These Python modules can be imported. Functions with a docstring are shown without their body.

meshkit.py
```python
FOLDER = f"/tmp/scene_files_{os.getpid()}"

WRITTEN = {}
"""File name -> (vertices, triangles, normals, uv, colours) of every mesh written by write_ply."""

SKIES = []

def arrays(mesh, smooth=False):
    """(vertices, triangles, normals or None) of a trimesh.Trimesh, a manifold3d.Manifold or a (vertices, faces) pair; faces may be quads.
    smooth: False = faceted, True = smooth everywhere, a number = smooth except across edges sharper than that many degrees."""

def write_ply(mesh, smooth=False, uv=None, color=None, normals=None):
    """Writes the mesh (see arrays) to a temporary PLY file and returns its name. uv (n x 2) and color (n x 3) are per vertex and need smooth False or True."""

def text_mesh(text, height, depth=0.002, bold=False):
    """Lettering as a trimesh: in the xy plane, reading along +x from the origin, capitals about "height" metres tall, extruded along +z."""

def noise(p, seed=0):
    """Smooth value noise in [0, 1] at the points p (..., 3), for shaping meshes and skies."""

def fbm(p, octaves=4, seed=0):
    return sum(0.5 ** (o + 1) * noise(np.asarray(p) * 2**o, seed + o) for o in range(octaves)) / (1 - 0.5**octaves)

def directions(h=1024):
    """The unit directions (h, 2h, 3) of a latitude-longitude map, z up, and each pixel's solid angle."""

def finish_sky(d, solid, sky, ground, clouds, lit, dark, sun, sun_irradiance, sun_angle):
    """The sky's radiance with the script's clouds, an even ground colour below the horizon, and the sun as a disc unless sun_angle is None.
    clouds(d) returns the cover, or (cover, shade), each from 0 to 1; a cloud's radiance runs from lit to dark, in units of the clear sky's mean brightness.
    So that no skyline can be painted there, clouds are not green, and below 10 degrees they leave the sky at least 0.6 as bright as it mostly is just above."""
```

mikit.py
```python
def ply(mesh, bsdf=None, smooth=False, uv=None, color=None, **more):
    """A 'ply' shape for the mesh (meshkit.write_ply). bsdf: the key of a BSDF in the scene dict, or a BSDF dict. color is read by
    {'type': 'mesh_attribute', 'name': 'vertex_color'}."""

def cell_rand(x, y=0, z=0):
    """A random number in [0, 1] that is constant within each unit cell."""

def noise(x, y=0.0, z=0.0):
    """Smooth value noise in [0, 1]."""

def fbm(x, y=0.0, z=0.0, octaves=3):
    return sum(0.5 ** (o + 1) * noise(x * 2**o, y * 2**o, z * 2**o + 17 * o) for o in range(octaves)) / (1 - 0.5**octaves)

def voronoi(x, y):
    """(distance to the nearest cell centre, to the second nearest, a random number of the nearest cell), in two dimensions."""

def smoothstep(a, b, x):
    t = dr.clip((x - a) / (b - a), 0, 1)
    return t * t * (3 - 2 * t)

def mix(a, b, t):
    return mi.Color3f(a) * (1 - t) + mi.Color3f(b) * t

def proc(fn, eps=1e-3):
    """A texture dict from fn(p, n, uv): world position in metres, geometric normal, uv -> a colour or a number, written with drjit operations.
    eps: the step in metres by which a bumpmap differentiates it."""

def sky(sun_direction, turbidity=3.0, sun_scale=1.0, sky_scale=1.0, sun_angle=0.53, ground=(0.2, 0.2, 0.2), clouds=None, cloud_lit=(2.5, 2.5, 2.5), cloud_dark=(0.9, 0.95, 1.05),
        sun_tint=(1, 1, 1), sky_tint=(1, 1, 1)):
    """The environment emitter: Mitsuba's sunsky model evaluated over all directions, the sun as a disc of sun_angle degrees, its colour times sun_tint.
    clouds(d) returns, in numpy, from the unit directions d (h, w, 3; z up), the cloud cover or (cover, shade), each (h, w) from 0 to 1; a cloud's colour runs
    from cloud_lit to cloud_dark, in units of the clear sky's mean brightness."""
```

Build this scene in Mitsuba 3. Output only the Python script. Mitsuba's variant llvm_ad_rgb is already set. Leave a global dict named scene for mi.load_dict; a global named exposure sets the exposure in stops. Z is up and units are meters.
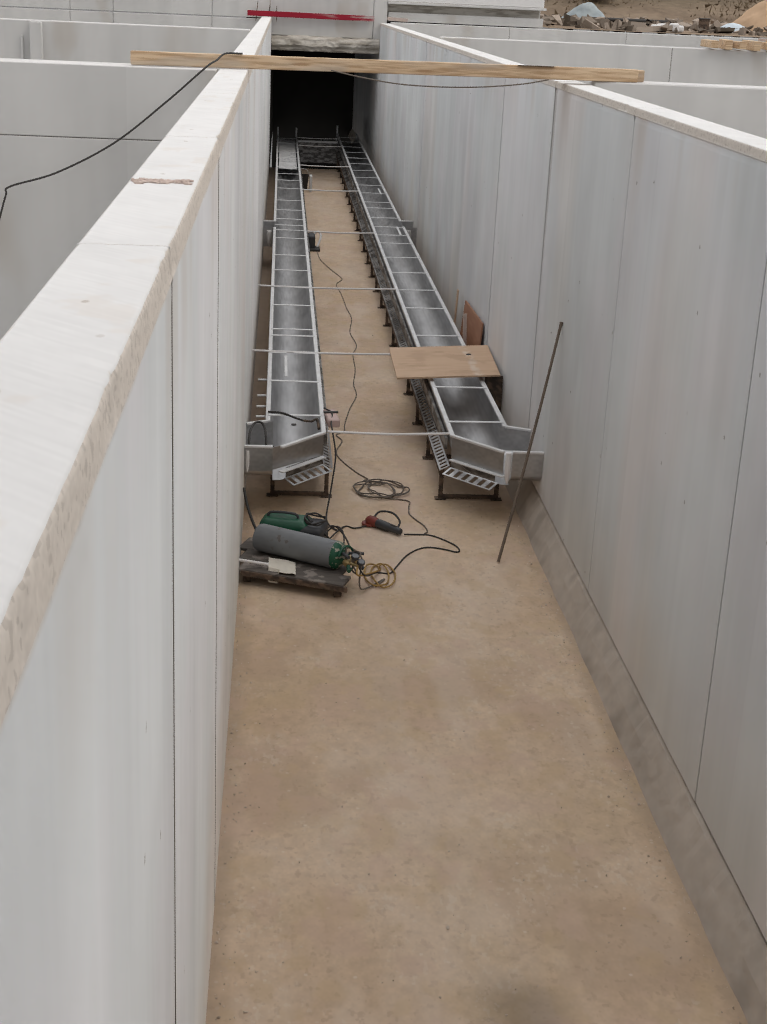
import math, random
import numpy as np, trimesh, mitsuba as mi, drjit as dr
import mikit, meshkit
from mikit import proc, fbm, noise, voronoi, smoothstep, mix, cell_rand

random.seed(7)
RNG = np.random.default_rng(7)
scene = {"type": "scene"}
labels = {}

# ---------------------------------------------------------------- camera, sky, exposure
CAM = np.array([0.0, 0.0, 5.0])
YAW, PITCH, ROLL, FPX = 0.08051348, 0.34096614, -0.04619811, 1454.3
_w = np.array([math.sin(YAW) * math.cos(PITCH), math.cos(YAW) * math.cos(PITCH), -math.sin(PITCH)])
_r = np.array([math.cos(YAW), -math.sin(YAW), 0.0])
_d = np.cross(_w, _r)
DOWN = -math.sin(ROLL) * _r + math.cos(ROLL) * _d
scene["camera"] = {
    "type": "perspective", "fov": 2 * math.degrees(math.atan(512 / FPX)), "fov_axis": "y",
    "near_clip": 0.05, "far_clip": 2000.0,
    "to_world": mi.ScalarTransform4f().look_at(origin=CAM.tolist(), target=(CAM + _w).tolist(), up=(-DOWN).tolist()),
}
scene["sky"] = mikit.sky([0.55, -0.45, 0.70], turbidity=3, sun_scale=0.07, sky_scale=1.0, sun_angle=28, sun_tint=(0.92, 0.98, 1.1),
                         clouds=lambda d: (np.ones(d.shape[:2]), 1 - np.clip(d[..., 2], 0, 1)), cloud_lit=(2.5, 2.5, 2.53), cloud_dark=(0.84, 0.84, 0.86))
exposure = 2.55

# ---------------------------------------------------------------- measures
XL, XR, ZT, TH = -0.294, 2.533, 4.32, 0.27
XP, ZTR = 2.68, 4.285 # face of the right wall panels above their haunch, their top     # channel faces, wall top, wall thickness
YEND = 42.0                                     # where the building starts
ZG = 4.35                                       # ground level outside


# ---------------------------------------------------------------- helpers
def put(key, mesh, bsdf, smooth=False, **kw):
    k, n = key, 0
    while k in scene:
        n += 1
        k = f"{key}_{n:03d}"
    scene[k] = mikit.ply(mesh, bsdf, smooth, **kw)
    return k


TAKEN = set()


def thing(name, label, cat, group=None):
    k, n = name, 0
    while k in TAKEN or k in scene:
        n += 1
        k = f"{name}_{n:03d}"
    TAKEN.add(k)
    labels[k] = {"label": label, "category": cat}
    if group:
        labels[k]["group"] = group
    return k


def single(name, mesh, bsdf, label, cat, group=None, smooth=False):
    k = thing(name, label, cat, group)
    scene[k] = mikit.ply(mesh, bsdf, smooth)
    return k


def structure(name, mesh, bsdf, smooth=False):
    scene[name] = mikit.ply(mesh, bsdf, smooth)
    labels[name] = {"kind": "structure"}


def cat(*ms):
    return trimesh.util.concatenate([trimesh.Trimesh(m.vertices, m.faces, process=False) for m in ms])


def mesh(v, f):
    return trimesh.Trimesh(np.asarray(v, float), np.asarray(f), process=False)


def box(x0, x1, y0, y1, z0, z1, c=0.0):
    """box with chamfered edges"""
    lo, hi = np.array([min(x0, x1), min(y0, y1), min(z0, z1)], float), np.array([max(x0, x1), max(y0, y1), max(z0, z1)], float)
    if c <= 0:
        b = trimesh.creation.box(extents=hi - lo)
        b.apply_translation((lo + hi) / 2)
        return b
    c = min(c, (hi - lo).min() * 0.45)
    pts = []
    for ax in range(3):
        l2, h2 = lo + c, hi - c
        l2[ax], h2[ax] = lo[ax], hi[ax]
        pts += [[(l2, h2)[i][0], (l2, h2)[j][1], (l2, h2)[k][2]] for i in (0, 1) for j in (0, 1) for k in (0, 1)]
    return trimesh.convex.convex_hull(np.array(pts))


def obox(a, b, w, h, c=0.003, up=(0, 0, 1)):
    """chamfered bar from a to b, w wide and h high, centred on the line"""
    a, b = np.array(a, float), np.array(b, float)
    L = np.linalg.norm(b - a)
    t = (b - a) / L
    s = np.cross(t, up)
    if np.linalg.norm(s) < 1e-4:
        s = np.cross(t, [0, 1, 0])
    s /= np.linalg.norm(s)
    u = np.cross(s, t)
    m = box(-w / 2, w / 2, 0, L, -h / 2, h / 2, c)
    T = np.eye(4)
    T[:3, 0], T[:3, 1], T[:3, 2], T[:3, 3] = s, t, u, a
    m.apply_transform(T)
    return m


def spline(P, n=10, closed=False):
    P = np.asarray(P, float)
    Q = np.vstack([2 * P[0] - P[1], P, 2 * P[-1] - P[-2]])
    out = []
    for i in range(1, len(Q) - 2):
        p0, p1, p2, p3 = Q[i - 1:i + 3]
        for t in np.linspace(0, 1, n, endpoint=False):
            out.append(0.5 * (2 * p1 + (p2 - p0) * t + (2 * p0 - 5 * p1 + 4 * p2 - p3) * t**2 + (3 * p1 - p0 - 3 * p2 + p3) * t**3))
    out.append(P[-1])
    return np.array(out)


def tube(P, r, sides=8, caps=True):
    P = np.asarray(P, float)
    r = np.broadcast_to(r, (len(P),))
    t = np.gradient(P, axis=0)
    t /= np.linalg.norm(t, axis=1, keepdims=True) + 1e-12
    a = np.array([0, 0, 1.0]) if abs(t[0][2]) < 0.9 else np.array([1.0, 0, 0])
    V = []
    for i in range(len(P)):
        a = a - t[i] * (a @ t[i])
        a /= np.linalg.norm(a)
        b = np.cross(t[i], a)
        th = np.arange(sides) * 2 * np.pi / sides
        V.append(P[i] + r[i] * (np.cos(th)[:, None] * a + np.sin(th)[:, None] * b))
    V = np.vstack(V)
    F = []
    for i in range(len(P) - 1):
        for j in range(sides):
            k = (j + 1) % sides
            A, B, C, D = i * sides + j, i * sides + k, (i + 1) * sides + k, (i + 1) * sides + j
            F += [[A, B, C], [A, C, D]]
    if caps:
        V = np.vstack([V, P[:1], P[-1:]])
        n = len(P) * sides
        for j in range(sides):
            k = (j + 1) % sides
            F += [[n, k, j], [n + 1, n - sides + j, n - sides + k]]
    return mesh(V, F)


def rod(a, b, r, sides=10):
    return tube(np.array([a, np.array(a) * .5 + np.array(b) * .5, b]), r, sides)


def lathe(prof, sides=24, a=(0, 0, 0), b=(0, 0, 1)):
    """revolve (radius, height) about the axis a->b"""
    a, b = np.array(a, float), np.array(b, float)
    t = (b - a) / np.linalg.norm(b - a)
    s = np.cross(t, [0, 0, 1] if abs(t[2]) < .9 else [1, 0, 0])
    s /= np.linalg.norm(s)
    u = np.cross(t, s)
    th = np.arange(sides) * 2 * np.pi / sides
    V = np.vstack([a + t * h + r * (np.cos(th)[:, None] * s + np.sin(th)[:, None] * u) for r, h in prof])
    F = []
    for i in range(len(prof) - 1):
        for j in range(sides):
            k = (j + 1) % sides
            F += [[i * sides + j, i * sides + k, (i + 1) * sides + k], [i * sides + j, (i + 1) * sides + k, (i + 1) * sides + j]]
    return mesh(V, F)


def solid_grid(G, th, N):
    """a sheet given by a grid of points (n, m, 3), thickened by th along N"""
    n, m = G.shape[:2]
    A = G.reshape(-1, 3)
    B = (G + N * th).reshape(-1, 3)
    idx = np.arange(n * m).reshape(n, m)
    q = np.stack([idx[:-1, :-1], idx[1:, :-1], idx[1:, 1:], idx[:-1, 1:]], -1).reshape(-1, 4)
    F = [q[:, [0, 1, 2]], q[:, [0, 2, 3]], q[:, [2, 1, 0]] + n * m, q[:, [3, 2, 0]] + n * m]
    rim = np.concatenate([idx[0, :], idx[1:, -1], idx[-1, :-1][::-1], idx[1:-1, 0][::-1]])
    r2 = np.roll(rim, -1)
    F += [np.stack([rim, r2, r2 + n * m], -1), np.stack([rim, r2 + n * m, rim + n * m], -1)]
    out = mesh(np.vstack([A, B]), np.vstack(F))
    if out.volume < 0:
        out.invert()
    return out


def prism(poly, z0, z1):
    from shapely.geometry import Polygon
    m = trimesh.creation.extrude_polygon(Polygon(poly), z1 - z0)
    m.apply_translation([0, 0, z0])
    return m


# ---------------------------------------------------------------- materials
def rough_bump(inner, fn, scale, eps=2e-3):
    return {"type": "bumpmap", "arbitrary": proc(fn, eps), "scale": scale, "bsdf": inner}


def mat(key, bsdf):
    scene[key] = bsdf


def two(b):
    return {"type": "twosided", "bsdf": b}


def concrete_col(p, n, uv):
    # formed faces: cool grey with vertical run marks, cloudy patches, a few brown bleeds; tops: pale laitance; arris: sandy
    h = p.x + p.y
    cloud = fbm(h * 0.55, p.z * 0.45, p.x * 0.2, 3)
    runs = fbm(h * 4.5 + 0.5 * cloud, p.z * 0.3, 3.0, 3)
    fine = fbm(h * 22.0 + cloud, p.z * 1.7, 9.0, 2)
    runs2 = noise(h * 1.6, p.z * 0.12, 5.0)
    speck = noise(h * 60, p.z * 60, p.x * 9)
    panel = cell_rand(dr.floor((p.y - 0.90) / 3.17), dr.floor(p.x * 0.5))
    v = 0.54 + 0.19 * (cloud - 0.5) + 0.09 * (fbm(h * 2.3 + 7, p.z * 1.9, p.x, 4) - 0.5) + 0.06 * (runs - 0.5) + 0.012 * (fine - 0.5) + 0.045 * (runs2 - .5) + 0.05 * (panel - 0.5)
    face = mi.Color3f(v * 0.98, v * 0.995, v * 1.012)
    gn = fbm(h * 1.1 + 11, p.z * 0.9, 4.0, 3)
    face = face * mix((1.012, 1.0, 1.0), (0.985, 1.0, 0.99), smoothstep(.35, .65, gn))
    warm = smoothstep(0.5, 0.75, fbm(h * 0.8 + 31, p.z * 0.35, 2.0, 3))
    face = mix(face, face * mi.Color3f(1.02, 0.97, 0.93), warm * 0.7)
    low = smoothstep(1.5, 0.4, p.z + 0.9 * (noise(h * 1.1, p.z * 0.6, 8) - .5))
    face = mix(face, face * mi.Color3f(0.93, 0.86, 0.78), low * 0.65)
    jy = dr.abs(p.y - 14.62 + 0.05 * (noise(p.z * 1.5, 3.0) - .5))
    jst = smoothstep(0.13, 0.02, jy) * smoothstep(1.2, 4.2, p.z) * smoothstep(2.0, 2.3, p.x) * (0.5 + 0.5 * noise(p.y * 30, p.z * .8, 2.0))
    face = mix(face, mi.Color3f(0.23, 0.185, 0.16), jst * 0.75)
    # bleeds under the top edge
    bleed = smoothstep(0.55, 0.8, fbm(h * 2.2, p.z * 0.5, 7.0, 3)) * smoothstep(3.55, 4.2, p.z)
    face = mix(face, mi.Color3f(0.40, 0.33, 0.26), bleed * 0.3)
    pin = smoothstep(0.06, 0.02, voronoi(h * 3.1, p.z * 3.1)[0]) * smoothstep(0.93, .95, cell_rand(dr.floor(h * 3.1), dr.floor(p.z * 3.1), 4))
    face = mix(face, mi.Color3f(0.2, 0.18, 0.16), pin * 0.7)
    t = 0.545 + 0.06 * (fbm(p.x * 4, p.y * 4, 1.0, 4) - 0.5) + 0.03 * (speck - .5)
    top = mi.Color3f(t, t * 0.99, t * 0.975)
    dirt = smoothstep(0.66, 0.8, fbm(p.x * 9, p.y * 6, 4.0, 3))
    top = mix(top, mi.Color3f(0.5, 0.45, 0.40), dirt * 0.3)
    a = 0.50 + 0.10 * (fbm(p.x * 60, p.y * 60, p.z * 60, 2) - 0.5)
    arris = mi.Color3f(a * 1.02, a * 0.93, a * 0.83)
    pits = smoothstep(0.60, 0.72, noise(p.y * 70, p.z * 70, p.x * 70))
    arris = mix(arris, mi.Color3f(0.25, 0.22, 0.19), pits * 0.3)
    edge = smoothstep(ZT - 0.115, ZT - 0.082, p.z + 0.025 * (fbm(h * 3, p.z * 3, 2.0, 3) - 0.5))
    col = mix(face, arris, edge)
    scr = voronoi(p.x * 5, p.y * 3.2)
    top = mix(top, mi.Color3f(0.34, 0.30, 0.26), smoothstep(.06, .03, scr[0]) * smoothstep(.86, .88, scr[2]) * .7)
    is_top = smoothstep(0.55, 0.75, n.z + 0.5 * (fbm(p.x * 40, p.y * 40, p.z * 40, 2) - .5)) * smoothstep(ZT - 0.07, ZT - 0.05, p.z)
    return mix(col, top, is_top)


def concrete_bump(p, n, uv):
    h = p.x + p.y
    return 0.5 * fbm(p.x * 3.1, p.y * 3, p.z * 0.9, 3) + 0.25 * noise(h * 40, p.z * 25, p.x * 20) + 0.3 * noise(h * 90, p.z * 90, 3.0)


def rough(col, r=0.9, spec=0.25):
    if isinstance(col, tuple):
        col = {"type": "rgb", "value": list(col)}
    return {"type": "principled", "base_color": col, "roughness": r, "specular": spec}


mat("concrete", rough_bump(rough(proc(concrete_col), 0.85, 0.25), concrete_bump, 0.003))


def far_concrete_col(p, n, uv):
    h = p.x + p.y
    v = 0.56 + 0.10 * (fbm(h * 0.5, p.z * 0.6, 3.0, 3) - 0.5) + 0.10 * (fbm(h * 4.0, p.z * 0.4, 1.0, 3) - 0.5) + 0.04 * (cell_rand(dr.floor(h / 1.5)) - .5)
    c = mi.Color3f(v, v * 0.99, v * 0.965)
    b = smoothstep(0.6, 0.8, fbm(h * 1.4, p.z * 0.7, 7.0, 3))
    c = mix(c, mi.Color3f(0.42, 0.37, 0.31), b * 0.4)
    hole = smoothstep(0.045, 0.03, voronoi(h * 0.9, p.z * 0.9)[0])
    c = mix(c, mi.Color3f(0.3, 0.28, 0.26), hole * 0.0)
    t = 0.47 + 0.08 * (fbm(p.x * 3, p.y * 3, 0.0, 3) - 0.5)
    return mix(c, mi.Color3f(t, t * 0.98, t * 0.96), smoothstep(0.85, 0.95, n.z))


def screed_col(p, n, uv):
    t = 0.50 + 0.07 * (fbm(p.x * 3, p.y * 2, 1.0, 4) - 0.5) + 0.03 * (fbm(p.x * 40, p.y * 40, 2.0, 2) - .5)
    c = mi.Color3f(t, t * 0.993, t * 0.98)
    sp = voronoi(p.x * 5, p.y * 3.2)
    c = mix(c, (0.36, 0.32, 0.28), smoothstep(.07, .03, sp[0]) * smoothstep(.82, .84, sp[2]) * .8)
    return mix(c, (0.38, 0.355, 0.33), smoothstep(.62, .8, fbm(p.x * 5, p.y * 3, 7.0, 4)) * .3)


mat("screed", rough_bump(rough(proc(screed_col), 0.9, 0.2), lambda p, n, uv: fbm(p.x * 25, p.y * 25, 1.0, 3), 0.004))
mat("pale_concrete", rough(proc(far_concrete_col), 0.9, 0.2))


def kicker_col(p, n, uv):
    v = 0.36 + 0.10 * (fbm(p.y * 1.0, p.z * 3, 1.0, 3) - 0.5) + 0.10 * (fbm(p.y * 9, p.z * 14, p.x * 9, 4) - .5)
    c = mi.Color3f(v * 1.10, v * 0.96, v * 0.82)
    st = smoothstep(0.60, 0.74, noise(p.y * 13, p.z * 1.2, 3.0)) * smoothstep(0.0, 0.2, p.z) * smoothstep(0.35, .55, noise(p.y * 2.2, 1.0, 9.0))
    c = mix(c, mi.Color3f(0.50, 0.45, 0.40), st * 0.22)
    dk = smoothstep(0.55, 0.85, fbm(p.y * 3, p.z * 2.0, 5.0, 3))
    return mix(c, mi.Color3f(0.17, 0.145, 0.12), dk * 0.5)


mat("kicker_concrete", rough_bump(rough(proc(kicker_col), 0.9, 0.2), lambda p, n, uv: fbm(p.y * 14, p.z * 18, 2.0, 4), 0.02))


def floor_col(p, n, uv):
    big = fbm(p.x * 0.7, p.y * 0.5, 1.0, 3)
    mid = fbm(p.x * 2.6 + 5, p.y * 2.1, 2.0, 4)
    fine = fbm(p.x * 16, p.y * 16, 3.0, 3)
    c = mix((0.54, 0.40, 0.28), (0.605, 0.472, 0.352), smoothstep(0.3, 0.7, 0.5 * big + 0.5 * mid))
    c = mix(c, (0.50, 0.38, 0.25), 0.4 * smoothstep(0.5, 0.72, fbm(p.x * 1.7 + 40, p.y * 1.4, 6.0, 3)))
    c = c * (0.86 + 0.20 * fine + 0.12 * fbm(p.x * 60, p.y * 45, 1.0, 2) - .02)
    pale = smoothstep(0.58, 0.74, fbm(p.x * 2.2, p.y * 1.3 + 8, 8.0, 4))
    c = mix(c, (0.64, 0.53, 0.43), pale * 0.35)
    dark = smoothstep(0.60, 0.75, fbm(p.x * 1.9 + 3, p.y * 1.2, 12.0, 4))
    c = mix(c, (0.43, 0.31, 0.22), dark * 0.4)
    gr = smoothstep(0.62, 0.74, fbm(p.x * 34, p.y * 22, 2.0, 3)) * smoothstep(0.45, 0.65, mid)
    c = mix(c, (0.66, 0.58, 0.49), gr * 0.3)
    gd = smoothstep(0.66, 0.78, fbm(p.x * 26 + 9, p.y * 20, 5.0, 3))
    c = mix(c, (0.33, 0.23, 0.165), gd * 0.25)
    pv = voronoi(p.x * 4.5, p.y * 4.5)
    peb = smoothstep(0.06, 0.035, pv[0]) * smoothstep(0.72, 0.74, pv[2])
    c = mix(c, (0.72, 0.66, 0.59), peb * 0.35)
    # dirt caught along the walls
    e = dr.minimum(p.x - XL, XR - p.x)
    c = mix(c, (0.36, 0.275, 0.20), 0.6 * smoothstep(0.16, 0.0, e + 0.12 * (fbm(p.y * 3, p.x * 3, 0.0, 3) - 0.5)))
    # trodden, dustier line down the middle and drag marks
    trod = smoothstep(0.75, 0.1, dr.abs(p.x - 1.2 - 0.3 * (noise(p.y * .35, 2.0) - .5))) * smoothstep(.4, .65, fbm(p.x * 3.5, p.y * 1.2, 21.0, 4))
    c = mix(c, (0.64, 0.53, 0.44), trod * 0.35)
    ochre = smoothstep(.56, .72, fbm(p.x * 5.5 + 2, p.y * 4.2, 31.0, 4))
    c = mix(c, (0.52, 0.385, 0.235), ochre * .35)
    pink = smoothstep(.56, .72, fbm(p.x * 4.5 + 22, p.y * 3.6, 41.0, 4))
    c = mix(c, (0.56, 0.405, 0.32), pink * .35)
    # darker patch near the viewer's end
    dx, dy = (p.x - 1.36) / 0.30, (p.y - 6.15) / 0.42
    near_patch = smoothstep(1.25, 0.2, dr.sqrt(dx * dx + dy * dy) + 0.7 * (fbm(p.x * 5, p.y * 5, 1.0, 3) - 0.5))
    c = mix(c, c * 0.62, near_patch)
    # darker and greyer under the channels
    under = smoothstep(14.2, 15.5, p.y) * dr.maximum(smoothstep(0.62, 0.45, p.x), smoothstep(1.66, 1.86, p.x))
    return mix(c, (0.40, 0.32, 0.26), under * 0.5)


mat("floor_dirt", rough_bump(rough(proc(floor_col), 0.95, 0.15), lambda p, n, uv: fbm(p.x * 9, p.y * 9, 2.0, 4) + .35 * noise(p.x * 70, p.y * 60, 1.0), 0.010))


def steel_col(p, n, uv):
    v = 0.52 + 0.26 * (fbm(p.y * 2.2, p.x * 7, p.z * 6, 4) - 0.5) + 0.10 * (noise(p.x * 40, p.y * 3, p.z * 40) - .5)
    return mi.Color3f(v, v, v * 1.01)


mat("steel", two({"type": "principled", "base_color": proc(steel_col), "metallic": 1.0, "specular": 0.5,
                  "roughness": proc(lambda p, n, uv: 0.30 + 0.25 * fbm(p.x * 8, p.y * 2.5, p.z * 8, 3))}))
mat("dark_steel", two({"type": "principled", "base_color": proc(lambda p, n, uv: mix((0.10, 0.095, 0.09), (0.34, 0.33, 0.32), smoothstep(.35, .7, fbm(p.y * 5, p.x * 9, p.z * 14, 4)))), "metallic": 0.5, "roughness": 0.5, "specular": 0.4}))
mat("rail_steel", two({"type": "principled", "base_color": proc(lambda p, n, uv: mi.Color3f(0.70 + 0.2 * (fbm(p.y * 6, p.x * 9, p.z * 5, 3) - .5))), "metallic": 0.25, "roughness": 0.5, "specular": 0.5}))
mat("white_metal", two(rough((0.74, 0.72, 0.71), 0.45, 0.5)))


def rust_col(p, n, uv):
    v = fbm(p.x * 20 + p.z * 9, p.y * 20, p.z * 14, 3)
    return mix((0.055, 0.042, 0.034), (0.16, 0.112, 0.082), smoothstep(0.3, 0.7, v))


mat("rusty_steel", two(rough(proc(rust_col), 0.8, 0.3)))


def ply_col(p, n, uv):
    g = fbm(p.x * 3.0, p.y * 26 + 2 * fbm(p.x * 3, p.y * 3, 0.0, 2), p.z * 20, 3)
    c = mix((0.47, 0.315, 0.205), (0.57, 0.41, 0.285), g)
    st = smoothstep(0.075, 0.02, dr.abs(p.x - 2.36 + 0.05 * (noise(p.y * 9, 1.0) - .5))) * smoothstep(0.35, 0.6, fbm(p.x * 12, p.y * 12, 0.0, 3)) * smoothstep(0.9, 0.92, n.z)
    c = mix(c, (0.60, 0.52, 0.44), st * .6)
    d = smoothstep(0.55, 0.8, fbm(p.x * 4 + 9, p.y * 5, 2.0, 3))
    return mix(c, (0.38, 0.25, 0.16), d * 0.5)


mat("plywood", two(rough(proc(ply_col), 0.7, 0.3)))
mat("red_plywood", two(rough(proc(lambda p, n, uv: mix((0.27, 0.125, 0.075), (0.38, 0.20, 0.125), fbm(p.y * 3, p.z * 22, p.x * 9, 3))), 0.65, 0.3)))


def timber_col(p, n, uv):
    g = fbm(p.x * 1.2, p.y * 30 + p.z * 6, p.z * 45, 3)
    c = mix((0.40, 0.26, 0.15), (0.64, 0.485, 0.325), smoothstep(.25, .75, g))
    c = mix(c, (0.44, 0.38, 0.31), .6 * smoothstep(.5, .75, fbm(p.x * 2.2, p.y * 9, p.z * 9, 3)))
    kv = voronoi(p.x * 1.3 + 4, p.z * 9)
    k = smoothstep(0.16, 0.05, kv[0]) * smoothstep(.6, .62, kv[2])
    return mix(c, (0.30, 0.17, 0.085), k * 0.7)


mat("timber", rough(proc(timber_col), 0.75, 0.3))
mat("black_rubber", two(rough((0.042, 0.038, 0.036), 0.6, 0.4)))
mat("grey_rubber", two(rough((0.15, 0.125, 0.105), 0.7, 0.4)))
mat("yellow_hose", two(rough(proc(lambda p, n, uv: mix((0.42, 0.26, 0.07), (0.25, 0.15, 0.06), noise(p.x * 30, p.y * 30, 1.0))), 0.6, 0.4)))
mat("green_paint", two({"type": "principled", "base_color": proc(lambda p, n, uv: mix((0.008, 0.055, 0.032), (0.014, 0.105, 0.055), fbm(p.x * 12, p.y * 12, p.z * 12, 3))), "roughness": 0.4, "specular": 0.5}))
mat("worn_green", two(rough(proc(lambda p, n, uv: mix((0.012, 0.085, 0.045), (0.34, 0.33, 0.27), smoothstep(.55, .65, fbm(p.x * 30, p.y * 30, p.z * 30, 3)))), .5, .4)))
mat("dark_plastic", two(rough((0.045, 0.047, 0.052), 0.5, 0.5)))


def cyl_col(p, n, uv):
    v = fbm(p.x * 9, p.y * 9, p.z * 9, 4)
    c = mix((0.145, 0.155, 0.165), (0.205, 0.215, 0.225), v)
    return mix(c, (0.11, 0.085, 0.07), smoothstep(0.62, 0.75, fbm(p.x * 16 + 3, p.y * 16, p.z * 16, 3)) * 0.6)


mat("grey_paint", two({"type": "principled", "base_color": proc(cyl_col), "roughness": 0.5, "specular": 0.45}))
mat("brass", two({"type": "principled", "base_color": {"type": "rgb", "value": [0.42, 0.32, 0.16]}, "metallic": 0.8, "roughness": 0.45}))
mat("red_paint", two(rough(proc(lambda p, n, uv: mix((0.24, 0.04, 0.03), (0.13, 0.04, 0.03), fbm(p.x * 25, p.y * 25, p.z * 25, 3))), 0.5, 0.4)))
mat("band_red", two(rough(proc(lambda p, n, uv: mix((0.30, 0.012, 0.03), (0.50, 0.44, 0.42), smoothstep(0.35, 0.62, 0.55 * fbm(p.x * 3.0, p.z * 22, 1.0, 3) + 0.12 * (p.x + 0.75) - 0.2) * 0.85)), 0.7, 0.3)))


def board_col(p, n, uv):
    v = fbm(p.x * 6, p.y * 40, p.z * 10, 3)
    c = mix((0.075, 0.066, 0.06), (0.165, 0.145, 0.13), v)
    return mix(c, (0.35, 0.31, 0.28), 0.6 * smoothstep(0.6, 0.75, fbm(p.x * 9, p.y * 9, 2.0, 3)))


mat("weathered_board", rough(proc(board_col), 0.85, 0.2))
mat("paper", two(rough((0.66, 0.62, 0.54), 0.9, 0.2)))
mat("rubble", rough(proc(lambda p, n, uv: mix((0.07, 0.055, 0.04), (0.42, 0.35, 0.29), cell_rand(dr.floor(p.x * 1.7), dr.floor(p.y * 1.1)))), .9, .2))
mat("grit", rough(proc(lambda p, n, uv: mix((0.30, 0.235, 0.18), (0.66, 0.58, 0.50), cell_rand(dr.floor(p.x * 41), dr.floor(p.y * 23)))), .95, .1))
mat("pole_wood", rough(proc(lambda p, n, uv: mix((0.10, 0.075, 0.058), (0.23, 0.185, 0.15), fbm(p.x * 9, p.y * 9, p.z * 7, 3))), .8, .2))
mat("pink_plastic", two(rough((0.50, 0.37, 0.34), 0.6, 0.4)))
mat("mortar", rough(proc(lambda p, n, uv: mix((0.42, 0.33, 0.29), (0.56, 0.47, 0.42), fbm(p.x * 25, p.y * 25, p.z * 25, 3))), 0.95, 0.1))
mat("joint_seal", rough(proc(lambda p, n, uv: mix((0.09, 0.08, 0.07), (0.2, 0.17, 0.14), noise(p.y * 9, p.z * 6, 2.0))), 0.95, 0.1))
mat("pale_seal", rough(proc(lambda p, n, uv: mix((0.13, 0.12, 0.11), (0.27, 0.25, 0.23), noise(p.y * 9, p.z * 4, 2.0))), 0.95, 0.1))
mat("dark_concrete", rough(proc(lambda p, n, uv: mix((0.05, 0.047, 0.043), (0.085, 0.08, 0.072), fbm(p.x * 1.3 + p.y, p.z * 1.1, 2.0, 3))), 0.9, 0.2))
mat("ledge_concrete", rough_bump(rough(proc(lambda p, n, uv: mix((0.34, 0.31, 0.265), (0.56, 0.53, 0.48), smoothstep(0.3, 0.7, fbm(p.x * 3, p.z * 14, p.y * 4, 4)))), 0.95, 0.1), lambda p, n, uv: fbm(p.x * 9, p.z * 12, p.y * 9, 3), 0.05))


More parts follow.
